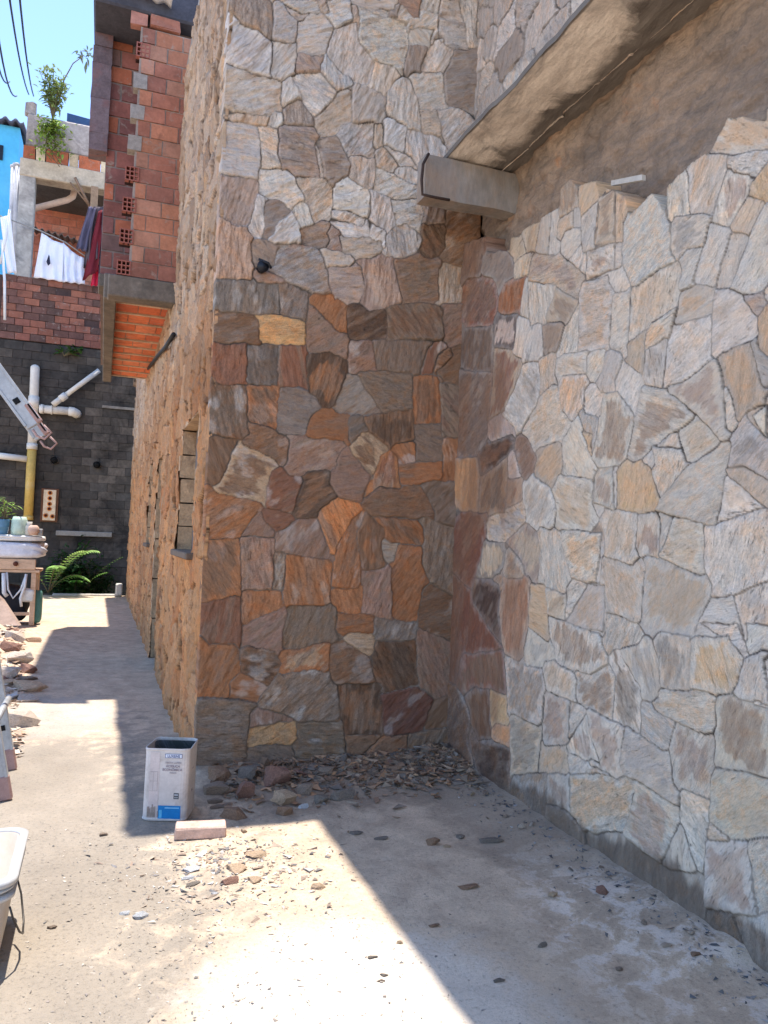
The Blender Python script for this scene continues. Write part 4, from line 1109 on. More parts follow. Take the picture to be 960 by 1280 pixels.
# ------------------------------------------------------------------ washing on the balcony
def cloth(name, pts, folds, col, label, cat, group=None, amp=.03, hang=None, n=26, thick=.02, rough=.9, Y=19.5):
    """cloth from four pixel corners (tl, tr, br, bl) hung at distance Y, with vertical folds"""
    A = [on_y(*p, Y) for p in pts]; s_ = np.linspace(0, 1, n); t_ = np.linspace(0, 1, 18); S, T = np.meshgrid(s_, t_, indexing='ij')
    P = ((1 - S) * (1 - T))[..., None] * A[0] + (S * (1 - T))[..., None] * A[1] + (S * T)[..., None] * A[2] + ((1 - S) * T)[..., None] * A[3]
    w = np.sin(S * folds * 6.28 + 1.3 * np.sin(T * 3)) * amp * (.35 + T) + (fbm(S * 5, T * 4, len(label), 3) - .5) * amp * 2.4
    P[..., 1] += w
    if hang is not None: P[..., 2] += hang(S, T)
    mb = MB(); mb.sheet(P, (0, thick, 0)); o = mb.build(name, plain(name + '_fabric', col, rough, .06, 6, .25, .01)); return tag(o, label, cat, group)
wh = lambda S, T: -.05 * np.sin(S * 3.14) * (1 - T)
cloth('shirt', ((52, 290), (80, 304), (78, 352), (42, 346)), 2.5, (226, 226, 234), 'white shirt with an open neckline, left of the white washing on the balcony', 'shirt', 'white washing', hang=wh)
cloth('shirt', ((79, 303), (105, 322), (106, 355), (77, 352)), 3, (220, 222, 234), 'plain white cloth hanging between the white shirt and the dark jacket', 'cloth', 'white washing', hang=wh)
nk = MB(); P = [on_y(*q, 19.38) for q in ((61, 318), (58, 327), (60, 332), (63, 329), (62, 320))]
nk.add([list(p) for p in P] + [list(p + [0, .02, 0]) for p in P], [(0, 1, 2, 3, 4), (9, 8, 7, 6, 5)] + [(i, (i + 1) % 5, 5 + (i + 1) % 5, 5 + i) for i in range(5)])
nk.build('neckline', plain('dark_gap', (40, 42, 60), .9, .1, 5, 0), [o for o in bpy.data.objects if o.name == 'shirt'][0])
jk = empty('jacket', on_y(116, 257, 19.3), 'dark grey and maroon jacket hanging by the toothed brick edge', 'jacket'); jl = np.array(jk.location)
def jpart(name, pts, col, Y, folds=2, amp=.04):
    o = cloth(name, pts, folds, col, 'x', 'x', Y=Y, amp=amp, thick=.05)
    for k in ('label', 'category'): del o[k]
    o.parent = jk; o.location = -jl
jpart('sleeve', ((111, 258), (120, 261), (108, 315), (95, 309)), (92, 86, 104), 19.25)
jpart('body', ((113, 260), (132, 258), (134, 318), (104, 334)), (88, 76, 80), 19.32, 3, .07)
jpart('lining', ((123, 264), (131, 262), (122, 338), (103, 350)), (112, 36, 44), 19.22, 1.5)
jpart('sleeve', ((128, 262), (136, 264), (136, 352), (122, 356)), (78, 66, 74), 19.18, 1.5)
cloth('red_cloth', ((117, 335), (126, 330), (124, 357), (113, 357)), 2, (206, 48, 78), 'small pinkish red cloth below the dark jacket', 'cloth', Y=19.42)
cloth('towel', ((0, 272), (13, 268), (21, 341), (9, 341)), 1.5, (232, 232, 238), 'long white towel hanging left of the balcony column', 'towel', Y=19.3)
cl = MB(); cl.tube([on_y(-5, 268, 19.35), on_y(52, 289, 19.47), on_y(82, 303, 19.52), on_y(112, 324, 19.5), on_y(138, 330, 19.4)], .014, 6)
tag(cl.build('clothes_line', plain('line', (150, 146, 140), .7, .1, 5, 0)), 'thin clothes line holding the white washing', 'clothes line')
for i, (a, b, r) in enumerate((((2, 300), (6, 400), .03), ((12, 262), (0, 330), .025))):
    mb = MB(); mb.tube([on_y(*a, 19.1), (on_y(*a, 19.1) + on_y(*b, 19.1)) / 2 + [.03, 0, 0], on_y(*b, 19.1)], r, 7)
    tag(mb.build('cord', plain('white_cord', (214, 212, 210), .7, .1, 5, 0)), ('white cord running down past the towel to the dark wall', 'white cord tied at the top of the towel')[i], 'cord')

# ------------------------------------------------------------------ plants
def leaf(mb, base, d, L, W, col, droop=.3, nrm=None):
    d = Vector(d).normalized(); sd = d.cross(Vector(nrm or (0, 0, 1))); sd = sd.normalized() if sd.length > 1e-3 else Vector((1, 0, 0))
    up = sd.cross(d); b = Vector(base); P = []
    for t, w in ((0, .12), (.35, 1), (.7, .75), (1, .04)):
        c = b + d * L * t - Vector((0, 0, 1)) * droop * L * t * t; P.append([c - sd * W * w / 2 + up * W * w * .12, c - up * 0, c + sd * W * w / 2 + up * W * w * .12])
    mb.add([list(q) for r in P for q in r], [(i * 3 + j, i * 3 + j + 1, i * 3 + j + 4, i * 3 + j + 3) for i in range(3) for j in (0, 1)], col)
def leafmat(name):
    t = NT(name, .55); c = t.mix(1.0, t.attr('col'), t.ramp(t.noise(t.obj(), 9, 3), [(.3, .75), (.7, 1.25)]), 'MULTIPLY'); t.color(c)
    tr = t.n('ShaderNodeBsdfTranslucent'); t.l(c, tr.inputs[0]); ms = t.n('ShaderNodeMixShader'); ms.inputs[0].default_value = .35
    t.l(t.b.outputs[0], ms.inputs[1]); t.l(tr.outputs[0], ms.inputs[2]); t.l(ms.outputs[0], t.t.nodes['Material Output'].inputs[0]); return t.m
M_LEAF = leafmat('leaf'); M_STEM = plain('stem', (104, 92, 66), .8, .2)
def gcol(a=(70, 96, 40), s=.25): return lin(a) * RNG.uniform(1 - s, 1 + s) * np.array([RNG.uniform(.85, 1.15), 1, RNG.uniform(.8, 1.1)])
def frond(mb, st, base, d, L, rise, droop, W, col, n=18):
    """pinnate frond: curved rachis with paired leaflets"""
    d = Vector(d).normalized(); b = Vector(base); P = [b + d * L * t + Vector((0, 0, 1)) * (rise * t - droop * t * t) for t in np.linspace(0, 1, n)]
    st.tube(P, [.012 * (1 - .7 * i / n) for i in range(n)], 5, lin((96, 112, 52)))
    for i in range(2, n):
        tg = (P[i] - P[i - 1]).normalized(); sd = tg.cross(Vector((0, 0, 1))).normalized(); w = W * math.sin(.25 + 2.6 * i / n)
        for s_ in (-1, 1): leaf(mb, P[i], sd * s_ * .8 + tg * .55 + Vector((0, 0, -.12)), w, w * .26, col * RNG.uniform(.85, 1.2), .25)
def fern(name, loc, fr, label, cat, col=(96, 130, 56), group=None):
    r = empty(name, loc, label, cat, group); a, b = MB(), MB()
    for (dx, dy, L, rise, droop, W) in fr: frond(a, b, (0, 0, 0.02), (dx, dy, 0), L, rise, droop, W, gcol(col))
    a.build('fronds', M_LEAF, r); b.build('stalks', M_STEM, r); return r
def bush(name, loc, rx, ry, h, n, label, cat, col=(52, 76, 34), L=.14, W=.06, stems=7, group=None, up=.3):
    r = empty(name, loc, label, cat, group); a, b = MB(), MB()
    for k in range(stems):
        an = RNG.uniform(0, 6.28); e = Vector((math.cos(an) * rx * RNG.uniform(.2, 1), math.sin(an) * ry * RNG.uniform(.2, 1), h * RNG.uniform(.55, 1)))
        P = [Vector((0, 0, 0)) + e * t + Vector((0, 0, .25 * h * t * (1 - t))) for t in np.linspace(0, 1, 7)]; b.tube(P, [.014 * (1 - .1 * i) for i in range(7)], 5)
        for q in range(n // stems):
            t = RNG.uniform(.25, 1.02); p = e * t + Vector((0, 0, .25 * h * t * (1 - t))) + Vector([RNG.gauss(0, .09 * (rx + h) / 2) for _ in range(3)])
            leaf(a, p, (RNG.uniform(-1, 1), RNG.uniform(-1, 1), RNG.uniform(-.5, 1) * up + up * .3), L * RNG.uniform(.6, 1.3), W * RNG.uniform(.6, 1.3), gcol(col), RNG.uniform(.1, .6))
    a.build('foliage', M_LEAF, r); b.build('stem', M_STEM, r); return r
fern('fern', (-1.02, 18.2, .05), [(.95, -.1, .95, 2.1, 1.15, .30), (.8, -.5, .8, 1.9, .95, .26), (-.6, -.3, .9, 1.7, 1.0, .26), (.3, -.9, .7, 1.5, .9, .24), (.99, .2, .8, 1.2, .9, .24)],
     'tall pale green fern arching out behind the work table', 'fern', (134, 166, 86))
fern('fern', (-.52, 19.0, -.3), [(.9, -.2, 1.0, 1.9, .75, .20), (.97, -.5, .75, 1.5, .7, .20), (.1, -1, .5, 1.4, .8, .2), (-.9, -.4, .7, 1.4, .7, .2), (.7, .3, .9, 1.3, .6, .18)],
     'leafy green fern reaching right in front of the dark block wall', 'fern', (104, 146, 60))
bush('shrub', (-.80, 18.95, -.4), .75, .22, 1.55, 1100, 'dark green shrub filling the gap at the end of the alley', 'shrub', (50, 80, 36), .2, .07, 10)
bush('shrub', (-.10, 19.0, -.4), .5, .2, 1.15, 620, 'lower dark leafy shrub at the foot of the block wall', 'shrub', (38, 62, 28), .18, .06, 8)
bush('weed', on_y(80, 445, 19.5), .5, .06, .25, 46, 'small weeds with pale leaves growing from the dark wall', 'weed', (70, 104, 52), .2, .08, 5)
q = on_y(66, 150, 19.75)
pl = bush('balcony_plant', q, .42, .2, 1.25, 520, 'tall leafy weed growing on top of the mouldy parapet', 'plant', (126, 140, 84), .15, .05, 12, up=.8)
st = MB(); P = [Vector((0.1, 0, .4)), Vector((.2, -.05, 1.0)), Vector((.38, -.05, 1.45)), Vector((.62, -.05, 1.72))]; st.tube(P, [.02, .017, .013, .01], 6); st.build('shoot', M_STEM, pl)
lf = MB()
for k in range(26): leaf(lf, P[3] + Vector([RNG.gauss(.03, .09) for _ in range(3)]), [RNG.uniform(-1, 1) for _ in range(3)], .16, .06, gcol((96, 104, 84)))
lf.build('leaves', M_LEAF, pl)
q = on_y(66, 158, 19.55)
r = empty('hanging_plant', q, 'bright green plant hanging down the face of the mouldy parapet', 'plant'); a, b = MB(), MB()
for k in range(9):
    P = [Vector((RNG.uniform(-.25, .3) * t + RNG.uniform(-.02, .02), -.1 - .1 * t, -1.0 * t * RNG.uniform(.7, 1.1) + .15 * math.sin(3 * t))) for t in np.linspace(0, 1, 7)]; b.tube(P, .009, 5)
    for q_ in range(46):
        p = P[RNG.choice((0, 1, 1, 2, 2, 3, 3, 4, 5))] + Vector((RNG.gauss(0, .13), RNG.gauss(-.03, .05), RNG.gauss(0, .09))); leaf(a, p, (RNG.uniform(-1, 1), -.5, RNG.uniform(-.8, .5)), RNG.uniform(.08, .16), .06, gcol((136, 158, 76)))
a.build('foliage', M_LEAF, r); b.build('stem', M_STEM, r)

# ------------------------------------------------------------------ work table with pots and jars
TY = 12.6
tb = empty('work_table', (-1.5, TY, 0), 'small wooden work table covered with clutter on the left of the alley', 'table'); tl = np.array(tb.location)
M_WOOD = plain('pale_wood', (196, 164, 136), .85, .2, 5, .4, .004, stretch=(1, 3, 3), dirt=((150, 116, 92), .55, .6))
mb = MB(); mb.box((-2.3, TY, .80), (-.84, TY + .75, .84), bev=.006); mb.build('top', M_WOOD, tb).location = -tl
mb = MB(); mb.box((-2.3, TY - .02, .845), (-.90, TY + .04, 1.0), bev=.008); mb.build('rail', M_WOOD, tb).location = -tl
kn = MB(); kn.tube([(-1.17, TY - .022, .93), (-1.17, TY - .05, .93)], .035, 12, lin((92, 52, 40))); kn.build('knob', M_ATTR, tb).location = -tl
for (x, y) in ((-.92, TY + .02), (-.92, TY + .68), (-2.25, TY + .02), (-2.25, TY + .68)):
    mb = MB(); mb.box((x - .035, y, .01), (x + .035, y + .06, .797), bev=.006); mb.build('leg', M_WOOD, tb).location = -tl
mb = MB(); mb.box((-2.2, TY + .025, .16), (-.96, TY + .055, .21), bev=.004); mb.build('stretcher', M_WOOD, tb).location = -tl
def lump(name, lo, hi, col, label, cat, seed, amp=.03, rough=.6, metal=0.0, group=None):
    """soft crumpled bundle: a rounded box pushed about by noise"""
    bm = bmesh.new(); bmesh.ops.create_cube(bm, size=1); bmesh.ops.subdivide_edges(bm, edges=bm.edges, cuts=9, use_grid_fill=True); lo, hi = np.array(lo), np.array(hi); c = (lo + hi) / 2; h = (hi - lo) / 2; rg = np.random.default_rng(seed)
    for v in bm.verts:
        p = np.array(v.co) * 2; k = (np.abs(p) ** 5).sum() ** (1 / 5); p = p / k; nn = p * (1 + amp * 4 * (float(fbm(np.array(p[0] * 2 + p[2]), np.array(p[1] * 2 + p[2] * 1.7), seed)) - .5)); v.co = nn * h
    me = bpy.data.meshes.new(name); bm.to_mesh(me); bm.free()
    me.polygons.foreach_set('use_smooth', [True] * len(me.polygons))
    o = link(name, me, plain(name + '_skin', col, rough, .15, 8, .6, .02, metal)); o.location = c; return tag(o, label, cat, group)
lump('plastic_bundle', (-2.3, TY - .05, 1.005), (-.80, TY + .6, 1.26), (206, 206, 212), 'crumpled grey white plastic bundle lying on the work table', 'bundle', 3, .05, .4)
lump('plastic_bundle', (-2.3, TY - .03, 1.262), (-.80, TY + .5, 1.36), (216, 212, 206), 'flat white plastic tray on top of the crumpled bundle', 'tray', 5, .04, .5)
def pot(name, x, y, z, r, h, col, label, rough=.4, prof=((1, 0), (1.05, .3), (1, .8), (.8, 1.0))):
    mb = MB(); n = 18; vs = []; fs = []
    pr = list(prof) + [(prof[-1][0] - .12, 1.0), (prof[-1][0] - .14, .25)]
    for (rr_, zz_) in pr: vs += [[r * rr_ * math.cos(6.2832 * k / n), r * rr_ * math.sin(6.2832 * k / n), h * zz_] for k in range(n)]
    for i in range(len(pr) - 1): fs += [(i * n + k, i * n + (k + 1) % n, (i + 1) * n + (k + 1) % n, (i + 1) * n + k) for k in range(n)]
    fs += [tuple(range(n - 1, -1, -1)), tuple(range((len(pr) - 1) * n, len(pr) * n))]
    mb.add(vs, fs, (1, 1, 1), True); o = mb.build(name, plain(name + '_glaze', col, rough, .15, 14, .2)); o.location = (x, y, z); return tag(o, label, 'jar' if 'jar' in name else 'pot')
pot('glass_jar', -1.16, TY + .1, 1.36, .11, .27, (178, 196, 180), 'pale green glass jar on the cluttered table')
pot('glass_jar', -1.02, TY + .05, 1.36, .06, .2, (186, 182, 172), 'slim grey glass jar right of the green jar', prof=((1, 0), (1, .6), (.6, .8), (.7, 1.)))
pot('clay_pot', -.955, TY + .0, 1.36, .075, .15, (190, 158, 138), 'small round pinkish clay pot at the table edge', .8, ((.7, 0), (1.1, .4), (1.0, .8), (.6, 1.)))
pot('blue_pot', -1.42, TY + .12, 1.36, .13, .22, (96, 140, 172), 'light blue plastic pot holding the table plant', .4, ((.8, 0), (.9, .4), (1.0, .9), (1.05, 1.)))
mb = MB(); mb.box((-.92, TY, 1.362), (-.83, TY + .1, 1.46), bev=.01); tag(mb.build('wire_basket', plain('basket', (150, 146, 140), .6, .3, 40)), 'small grey basket beside the clay pot on the table', 'basket')
bush('potted_plant', (-1.36, TY + .12, 1.55), .2, .1, .36, 46, 'young green plant growing from the blue pot', 'plant', (128, 158, 70), .16, .04, 6)
lump('dark_crate', (-2.2, TY + .1, .02), (-1.02, TY + .6, .60), (38, 38, 44), 'dark bag of rubbish under the work table', 'bag', 8, .05, .8)
lump('tote_bag', (-1.08, TY + .0, .36), (-.90, TY + .2, .56), (210, 208, 204), 'small white plastic bag under the table corner', 'bag', 9, .06, .6)
lump('tote_bag', (-.95, TY + .15, .03), (-.80, TY + .4, .52), (74, 118, 112), 'teal plastic sack standing behind the table leg', 'sack', 10, .05, .6)
for i, P in enumerate(([(-1.28, TY - .03, .8), (-1.25, TY - .05, .55), (-1.18, TY - .04, .42), (-1.08, TY - .05, .55), (-1.02, TY - .03, .78)], [(-1.02, TY - .03, .78), (-1.03, TY - .05, .6), (-1.08, TY - .05, .42), (-1.06, TY - .04, .3)], [(-1.32, TY - .04, .79), (-1.30, TY - .06, .5), (-1.26, TY - .05, .45)])):
    mb = MB(); mb.tube(P, (.014, .02, .03)[i], 8); tag(mb.build('hose', plain('white_hose', (206, 206, 206), .5, .1)), ('thin white hose looping under the table top', 'white hose dangling straight below the table', 'thick white strap hanging under the table')[i], 'hose')
sl = MB(); sl.sheet(np.array([[[-1.55, 11.9, 0.1], [-1.5, 12.3, .62]], [[-1.02, 11.85, 0.1], [-1.30, 12.3, .42]]]), (.03, .05, 0), smooth=False)
tag(sl.build('stone_slab', plain('brown_slab', (150, 128, 114), .9, .2, 6)), 'brown stone slab leaning against the table front', 'slab')

# ------------------------------------------------------------------ folding ladder at the left edge
M_ALU = plain('dull_aluminium', (168, 168, 168), .5, .2, 9, .2, .002, metal=.35)
M_CAP = plain('faded_red_plastic', (160, 128, 120), .6, .2, 20)
ld = empty('ladder', (-.6, 4.9, 0), 'folding aluminium ladder with faded red end caps at the left edge', 'ladder'); ll = np.array(ld.location)
M_HOLE = plain('black_hole', (18, 18, 20), .8, .1)
def rail(a, b, w, t, name='rail', holes=True):
    a, b = Vector(a), Vector(b); d = (b - a).normalized(); yv = Vector((0, 1, 0)); s_ = d.cross(yv).normalized()
    M = Matrix((s_, yv, d)).transposed().to_4x4(); M.translation = a; L = (b - a).length
    mb = MB(); mb.box((-w / 2, -t / 2, 0), (w / 2, t / 2, L), M=M, bev=.006)
    mb.box((-w / 2 - .004, -t / 2 - .006, .02), (-w / 2 + .012, t / 2 + .006, L - .02), M=M, bev=.002); mb.box((w / 2 - .012, -t / 2 - .006, .02), (w / 2 + .004, t / 2 + .006, L - .02), M=M, bev=.002)
    o = mb.build(name, M_ALU, ld); o.location = -ll
    if holes:
        z = .16
        while z < min(L - .1, 1.2):
            h = MB(); h.box((-.016, -t / 2 - .0045, z - .016), (.016, -t / 2 + .01, z + .016), (.01, .01, .01), M=M)
            h.build('rung_socket', M_HOLE, ld).location = -ll; z += .28
    return M, L
HG = (-1.00, 2.86)
for yy in (4.62, 5.18):
    bx = -.445 if yy < 5 else -.475
    M, L = rail((bx, yy, .10), (HG[0], yy, HG[1]), .075, .028)
    f = MB(); f.box((-.046, -.02, -.105), (.046, .02, .03), M=M, bev=.012); f.build('foot', M_CAP, ld).location = -ll
    M, L = rail((-.372, yy, 2.03), HG[:1] + (yy, HG[1]), .088, .028)
    f = MB(); f.box((-.052, -.020, .0), (-.016, .020, .125), M=M, bev=.008); f.build('end_cap', M_CAP, ld).location = -ll
    f = MB(); f.tube([M @ Vector((-.04, .0, -.02)), M @ Vector((-.05, 0, -.075)), M @ Vector((.0, 0, -.085)), M @ Vector((.022, 0, -.05)), M @ Vector((.02, 0, -.01))], .007, 7); f.build('hook', M_CAP, ld).location = -ll
    f = MB(); f.tube([(HG[0], yy - .04, HG[1]), (HG[0], yy + .04, HG[1])], .08, 18); f.build('hinge', plain('hinge_black', (40, 40, 44), .6), ld).location = -ll
for t_ in (.12, .33, .55, .78):
    p = np.array([-.41 + (HG[0] + .41) * t_, 0, .1 + (HG[1] - .1) * t_]); f = MB(); f.tube([p + [0, 4.62, 0], p + [0, 5.18, 0]], .018, 10); f.build('rung', M_ALU, ld).location = -ll
for t_ in (.42, .8):
    p = np.array([-.372 + (HG[0] + .372) * t_, 0, 2.03 + (HG[1] - 2.03) * t_]); f = MB(); f.tube([p + [0, 4.62, 0], p + [0, 5.18, 0]], .018, 10); f.build('rung', M_ALU, ld).location = -ll

# ------------------------------------------------------------------ mortar tub at the lower left
tub = empty('bucket', (-.475, 3.04, 0), 'dusty white plastic tub with a ribbed rim and wire handle, cut by the left edge', 'bucket')
M_TUB = plain('dusty_plastic', (176, 164, 152), .55, .1, 6, .2, .003, dirt=((184, 152, 132), .48, .6)); M_RIM = plain('pale_plastic', (176, 174, 172), .5, .08, 8, .15, .002)
def rrect(hx, hy, r, z, n=7):
    P = []
    for (sx, sy, a0) in ((1, 1, 0), (-1, 1, 90), (-1, -1, 180), (1, -1, 270)):
        for k in range(n): a = math.radians(a0 + 90 * k / (n - 1)); P.append([sx * (hx - r) + r * math.cos(a), sy * (hy - r) + r * math.sin(a), z])
    return P
def loft(mb, rings, close_bottom=True, smooth=True, close_top=True):
    n = len(rings[0]); v = [p for r in rings for p in r]; f = [(i * n + k, i * n + (k + 1) % n, (i + 1) * n + (k + 1) % n, (i + 1) * n + k) for i in range(len(rings) - 1) for k in range(n)]
    if close_bottom: f.append(tuple(range(n - 1, -1, -1)))
    if close_top: f.append(tuple(range((len(rings) - 1) * n, len(rings) * n)))
    mb.add(v, f, (1, 1, 1), smooth)
mb = MB(); loft(mb, [rrect(.212, .185, .06, .01), rrect(.218, .192, .06, .03), rrect(.245, .232, .06, .255), rrect(.242, .228, .06, .31), rrect(.235, .222, .055, .31), rrect(.205, .18, .05, .04)]); mb.build('tub', M_TUB, tub)
for z, w, hgt in ((.245, .262, .018), (.274, .259, .010), (.293, .268, .022)):
    mb = MB(); loft(mb, [rrect(w - .02, w - .03, .06, z), rrect(w, w - .01, .07, z + .003), rrect(w + .002, w - .008, .07, z + hgt), rrect(w - .024, w - .034, .058, z + hgt + .002), rrect(w - .026, w - .036, .058, z + hgt - .006), rrect(w - .028, w - .038, .058, z)], False, True, False); mb.build('rim', M_RIM, tub)
mb = MB(); mb.tube([(.250, .02, .22), (.268, .0, .17), (.285, -.06, .10), (.288, -.12, .085), (.282, -.18, .12), (.262, -.21, .18), (.250, -.21, .22)], .0035, 7); mb.build('handle', plain('wire', (70, 66, 62), .4, .2, 20, .1, .002, .5), tub)

# ------------------------------------------------------------------ square paint can
A = ground(176, 1026); B = ground(232.5, 1027.5); can_rz = math.atan2(B[1] - A[1], B[0] - A[0]); CW, CD, CH = .226, .225, .362
cn = empty('paint_can', (A[0], A[1], max(gz(A[0], A[1]), 0) + .002), 'open square white paint can with a blue label at the stone house corner', 'paint can', rz=can_rz)
M_CAN = plain('can_white', (196, 187, 180), .55, .12, 10, .2, .002, dirt=((150, 134, 120), .50, .6)); M_IN = plain('can_inside', (104, 106, 112), .55, .5, 9, .3, .004, dirt=((44, 50, 44), .42, .9))
def can_ring(z, o, r=.034, squash=0.0): return [[x + CW / 2, y + CD / 2 + 0 * z, z] for x, y, _ in rrect(CW / 2 + o, CD / 2 + o, r, 0, 5)]
mb = MB(); loft(mb, [can_ring(0, 0), can_ring(.008, .003), can_ring(.014, 0), can_ring(CH - .012, .0), can_ring(CH - .008, .003), can_ring(CH, .002), can_ring(CH, -.002), can_ring(CH - .012, -.003)], True, False)
body = mb.build('body', M_CAN, cn)
for v_ in body.data.vertices:
    if v_.co.z > .3: v_.co.x += .004 * math.sin(v_.co.y * 40); v_.co.y += .003 * math.sin(v_.co.x * 55) * (v_.co.y > .1); v_.co.z += .004 * math.sin(v_.co.x * 38 + v_.co.y * 30)
me = body.data; bm = bmesh.new(); bm.from_mesh(me); fs = [f for f in bm.faces if len(f.verts) > 6 and f.calc_center_median().z > .3]; bmesh.ops.delete(bm, geom=fs, context='FACES'); bm.to_mesh(me); bm.free()
mb = MB(); loft(mb, [can_ring(CH - .012, -.0032), can_ring(.10, -.004), can_ring(.09, -.0045)], False, False); ins = mb.build('inside', M_IN, cn)
bm = bmesh.new(); bm.from_mesh(ins.data)
for f in bm.faces: f.normal_flip()
bm.to_mesh(ins.data); bm.free()
def decal(name, x0, x1, z0, z1, c, y=-.0012, parent=cn, side=False, rough=.5):
    mb = MB()
    if not side: mb.box((x0, y - .0006, z0), (x1, y, z1))
    else: mb.box((CW - y, x0, z0), (CW - y + .0006, x1, z1))
    return mb.build(name, plain(name + '_ink', c, rough, .12, 18, .1, .001), parent)
decal('side_panel', .034, .082, .016, CH - .014, (196, 182, 176))
pic = decal('printed_window', .036, .076, .150, .250, (172, 160, 154), -.0019)
for (a, b, c, d) in ((.032, .052, .203, .247), (.055, .074, .203, .247), (.032, .052, .153, .199), (.055, .074, .153, .199)): decal('pane', a, b, c, d, (190, 178, 172), -.0027, pic)
mb = MB()
for k in range(16):
    x = .026 + .053 * RNG.random(); z = .020; hgt = RNG.uniform(.02, .065); mb.box((x, -.0034, z), (x + RNG.uniform(.002, .006), -.0020, z + hgt), jit=.0012)
mb.build('printed_plants', plain('faded_print', (150, 136, 126), .6, .2, 40, 0), cn)
bl = decal('blue_label', .084, .198, .012, .078, (20, 118, 178))
decal('label_line', .118, .190, .064, .070, (120, 180, 214), -.0020, bl)
decal('leaf_mark', .090, .104, .016, .056, (90, 170, 206), -.0020, bl)
pill = decal('logo_pill', .108, .196, .318, .340, (92, 102, 132)); decal('logo_field', .111, .193, .3205, .3375, (206, 208, 216), -.0020, pill)
sq = decal('small_symbol', .160, .186, .112, .142, (72, 74, 78)); decal('symbol_bar', .163, .183, .129, .137, (168, 168, 168), -.0020, sq); decal('symbol_bar', .163, .183, .117, .123, (150, 150, 150), -.0020, sq)
M_INK = plain('grey_ink', (136, 122, 128), .6, .1, 30, 0); M_NAVY = plain('navy_ink', (70, 80, 116), .6, .1, 30, 0)
def text(s, x, z, size, m, parent, y=-.0030, bold=0.0, rot=(math.pi / 2, 0, 0), loc=None):
    cu = bpy.data.curves.new('t', 'FONT'); cu.body = s; cu.size = size; cu.align_x = 'CENTER'; cu.extrude = .0003; cu.offset = bold
    o = bpy.data.objects.new('t', cu); COL.objects.link(o); bpy.context.view_layer.update()
    me = bpy.data.meshes.new_from_object(o.evaluated_get(bpy.context.evaluated_depsgraph_get())); bpy.data.objects.remove(o); me.name = 'lettering'
    t_ = link('lettering', me, m, parent); t_.location = loc or (x, y, z); t_.rotation_euler = rot; me.materials.clear(); me.materials.append(m); return t_
text('LUXENS', .152, .3225, .0175, M_NAVY, cn, bold=.0004)
text('TINTA LÁTEX', .152, .290, .0135, M_INK, cn); text('ACRÍLICA', .150, .272, .0165, M_INK, cn, bold=.0003); text('ECONÔMICA', .148, .254, .0165, M_INK, cn, bold=.0003); text('FOSCO', .152, .240, .0105, M_INK, cn)
pl2 = decal('logo_pill', .05, .17, .318, .340, (84, 92, 120), -.0012, cn, True)
text('LUXENS', 0, 0, .02, plain('white_ink', (214, 214, 220), .6, .05, 30, 0), cn, rot=(math.pi / 2, 0, math.pi / 2), loc=(CW + .0030, .11, .3225))
for k, (s, sz) in enumerate((('TINTA ACRÍLICA', .013), ('ECONÔMICA', .016), ('LAVÁVEL', .013), ('18 L', .022))): text(s, 0, 0, sz, M_INK, cn, rot=(math.pi / 2, 0, math.pi / 2), loc=(CW + .0024, .11, (.285, .262, .235, .12)[k]))

# ------------------------------------------------------------------ lone brick and broken stone
A, B = ground(218, 1051), ground(283, 1047); L = float(np.linalg.norm(B - A))
mb = MB(); mb.box((0, 0, 0), (L, .10, .058), bev=.007, jit=.003); bk = mb.build('brick', plain('sandy_brick', (196, 164, 146), .95, .25, 14, .7, .008, dirt=((150, 122, 106), .5, .6)))
bk.location = (A[0], A[1], gz(A[0], A[1]) - .003); bk.rotation_euler = (.02, .01, math.atan2(B[1] - A[1], B[0] - A[0])); tag(bk, 'single sandy pink brick lying in front of the paint can, lit on top', 'brick')

M_ROCK = {k: plain('rock_' + k, c, .95, .35, 9, .9, .012, dirt=(d, .52, .6)) for k, c, d in (
    ('grey', (152, 132, 114), (112, 98, 86)), ('rust', (148, 112, 96), (116, 96, 88)), ('brown', (152, 122, 98), (116, 98, 84)), ('pale', (192, 174, 156), (160, 138, 122)), ('ochre', (192, 164, 134), (150, 130, 112)), ('slate', (136, 124, 112), (104, 96, 88)), ('chalk', (206, 204, 202), (160, 156, 152)), ('maroon', (104, 66, 58), (76, 58, 56)))}
def rock_mesh(seed, flat):
    rg = np.random.default_rng(seed); bm = bmesh.new(); n = 16
    P = rg.normal(0, 1, (n, 3)); P /= np.linalg.norm(P, axis=1)[:, None]; P *= rg.uniform(.75, 1.1, (n, 1)); P[:, 2] = np.clip(P[:, 2], -.55, .6)
    for p in P: bm.verts.new(p)
    r = bmesh.ops.convex_hull(bm, input=bm.verts); bmesh.ops.delete(bm, geom=[g for g in r['geom_interior'] if isinstance(g, bmesh.types.BMVert)], context='VERTS')
    bmesh.ops.triangulate(bm, faces=bm.faces); bmesh.ops.subdivide_edges(bm, edges=bm.edges, cuts=2, use_grid_fill=True)
    for v in bm.verts:
        c = np.array(v.co); k = float(fbm(np.array(c[0] * 2.5 + seed), np.array(c[1] * 2.5 + c[2] * 2.1), seed, 3)) - .5; l = float(fbm(np.array(c[2] * 7 + seed), np.array(c[0] * 1.5), seed + 5, 2)) - .5
        v.co = c * (1 + .28 * k) + np.array([l * .12, 0, 0])
    zm = min(v.co.z for v in bm.verts)
    for v in bm.verts: v.co.z -= zm
    me = bpy.data.meshes.new('rock'); bm.to_mesh(me); bm.free(); return me
PROTO = [rock_mesh(100 + k, False) for k in range(12)]
RM = {}
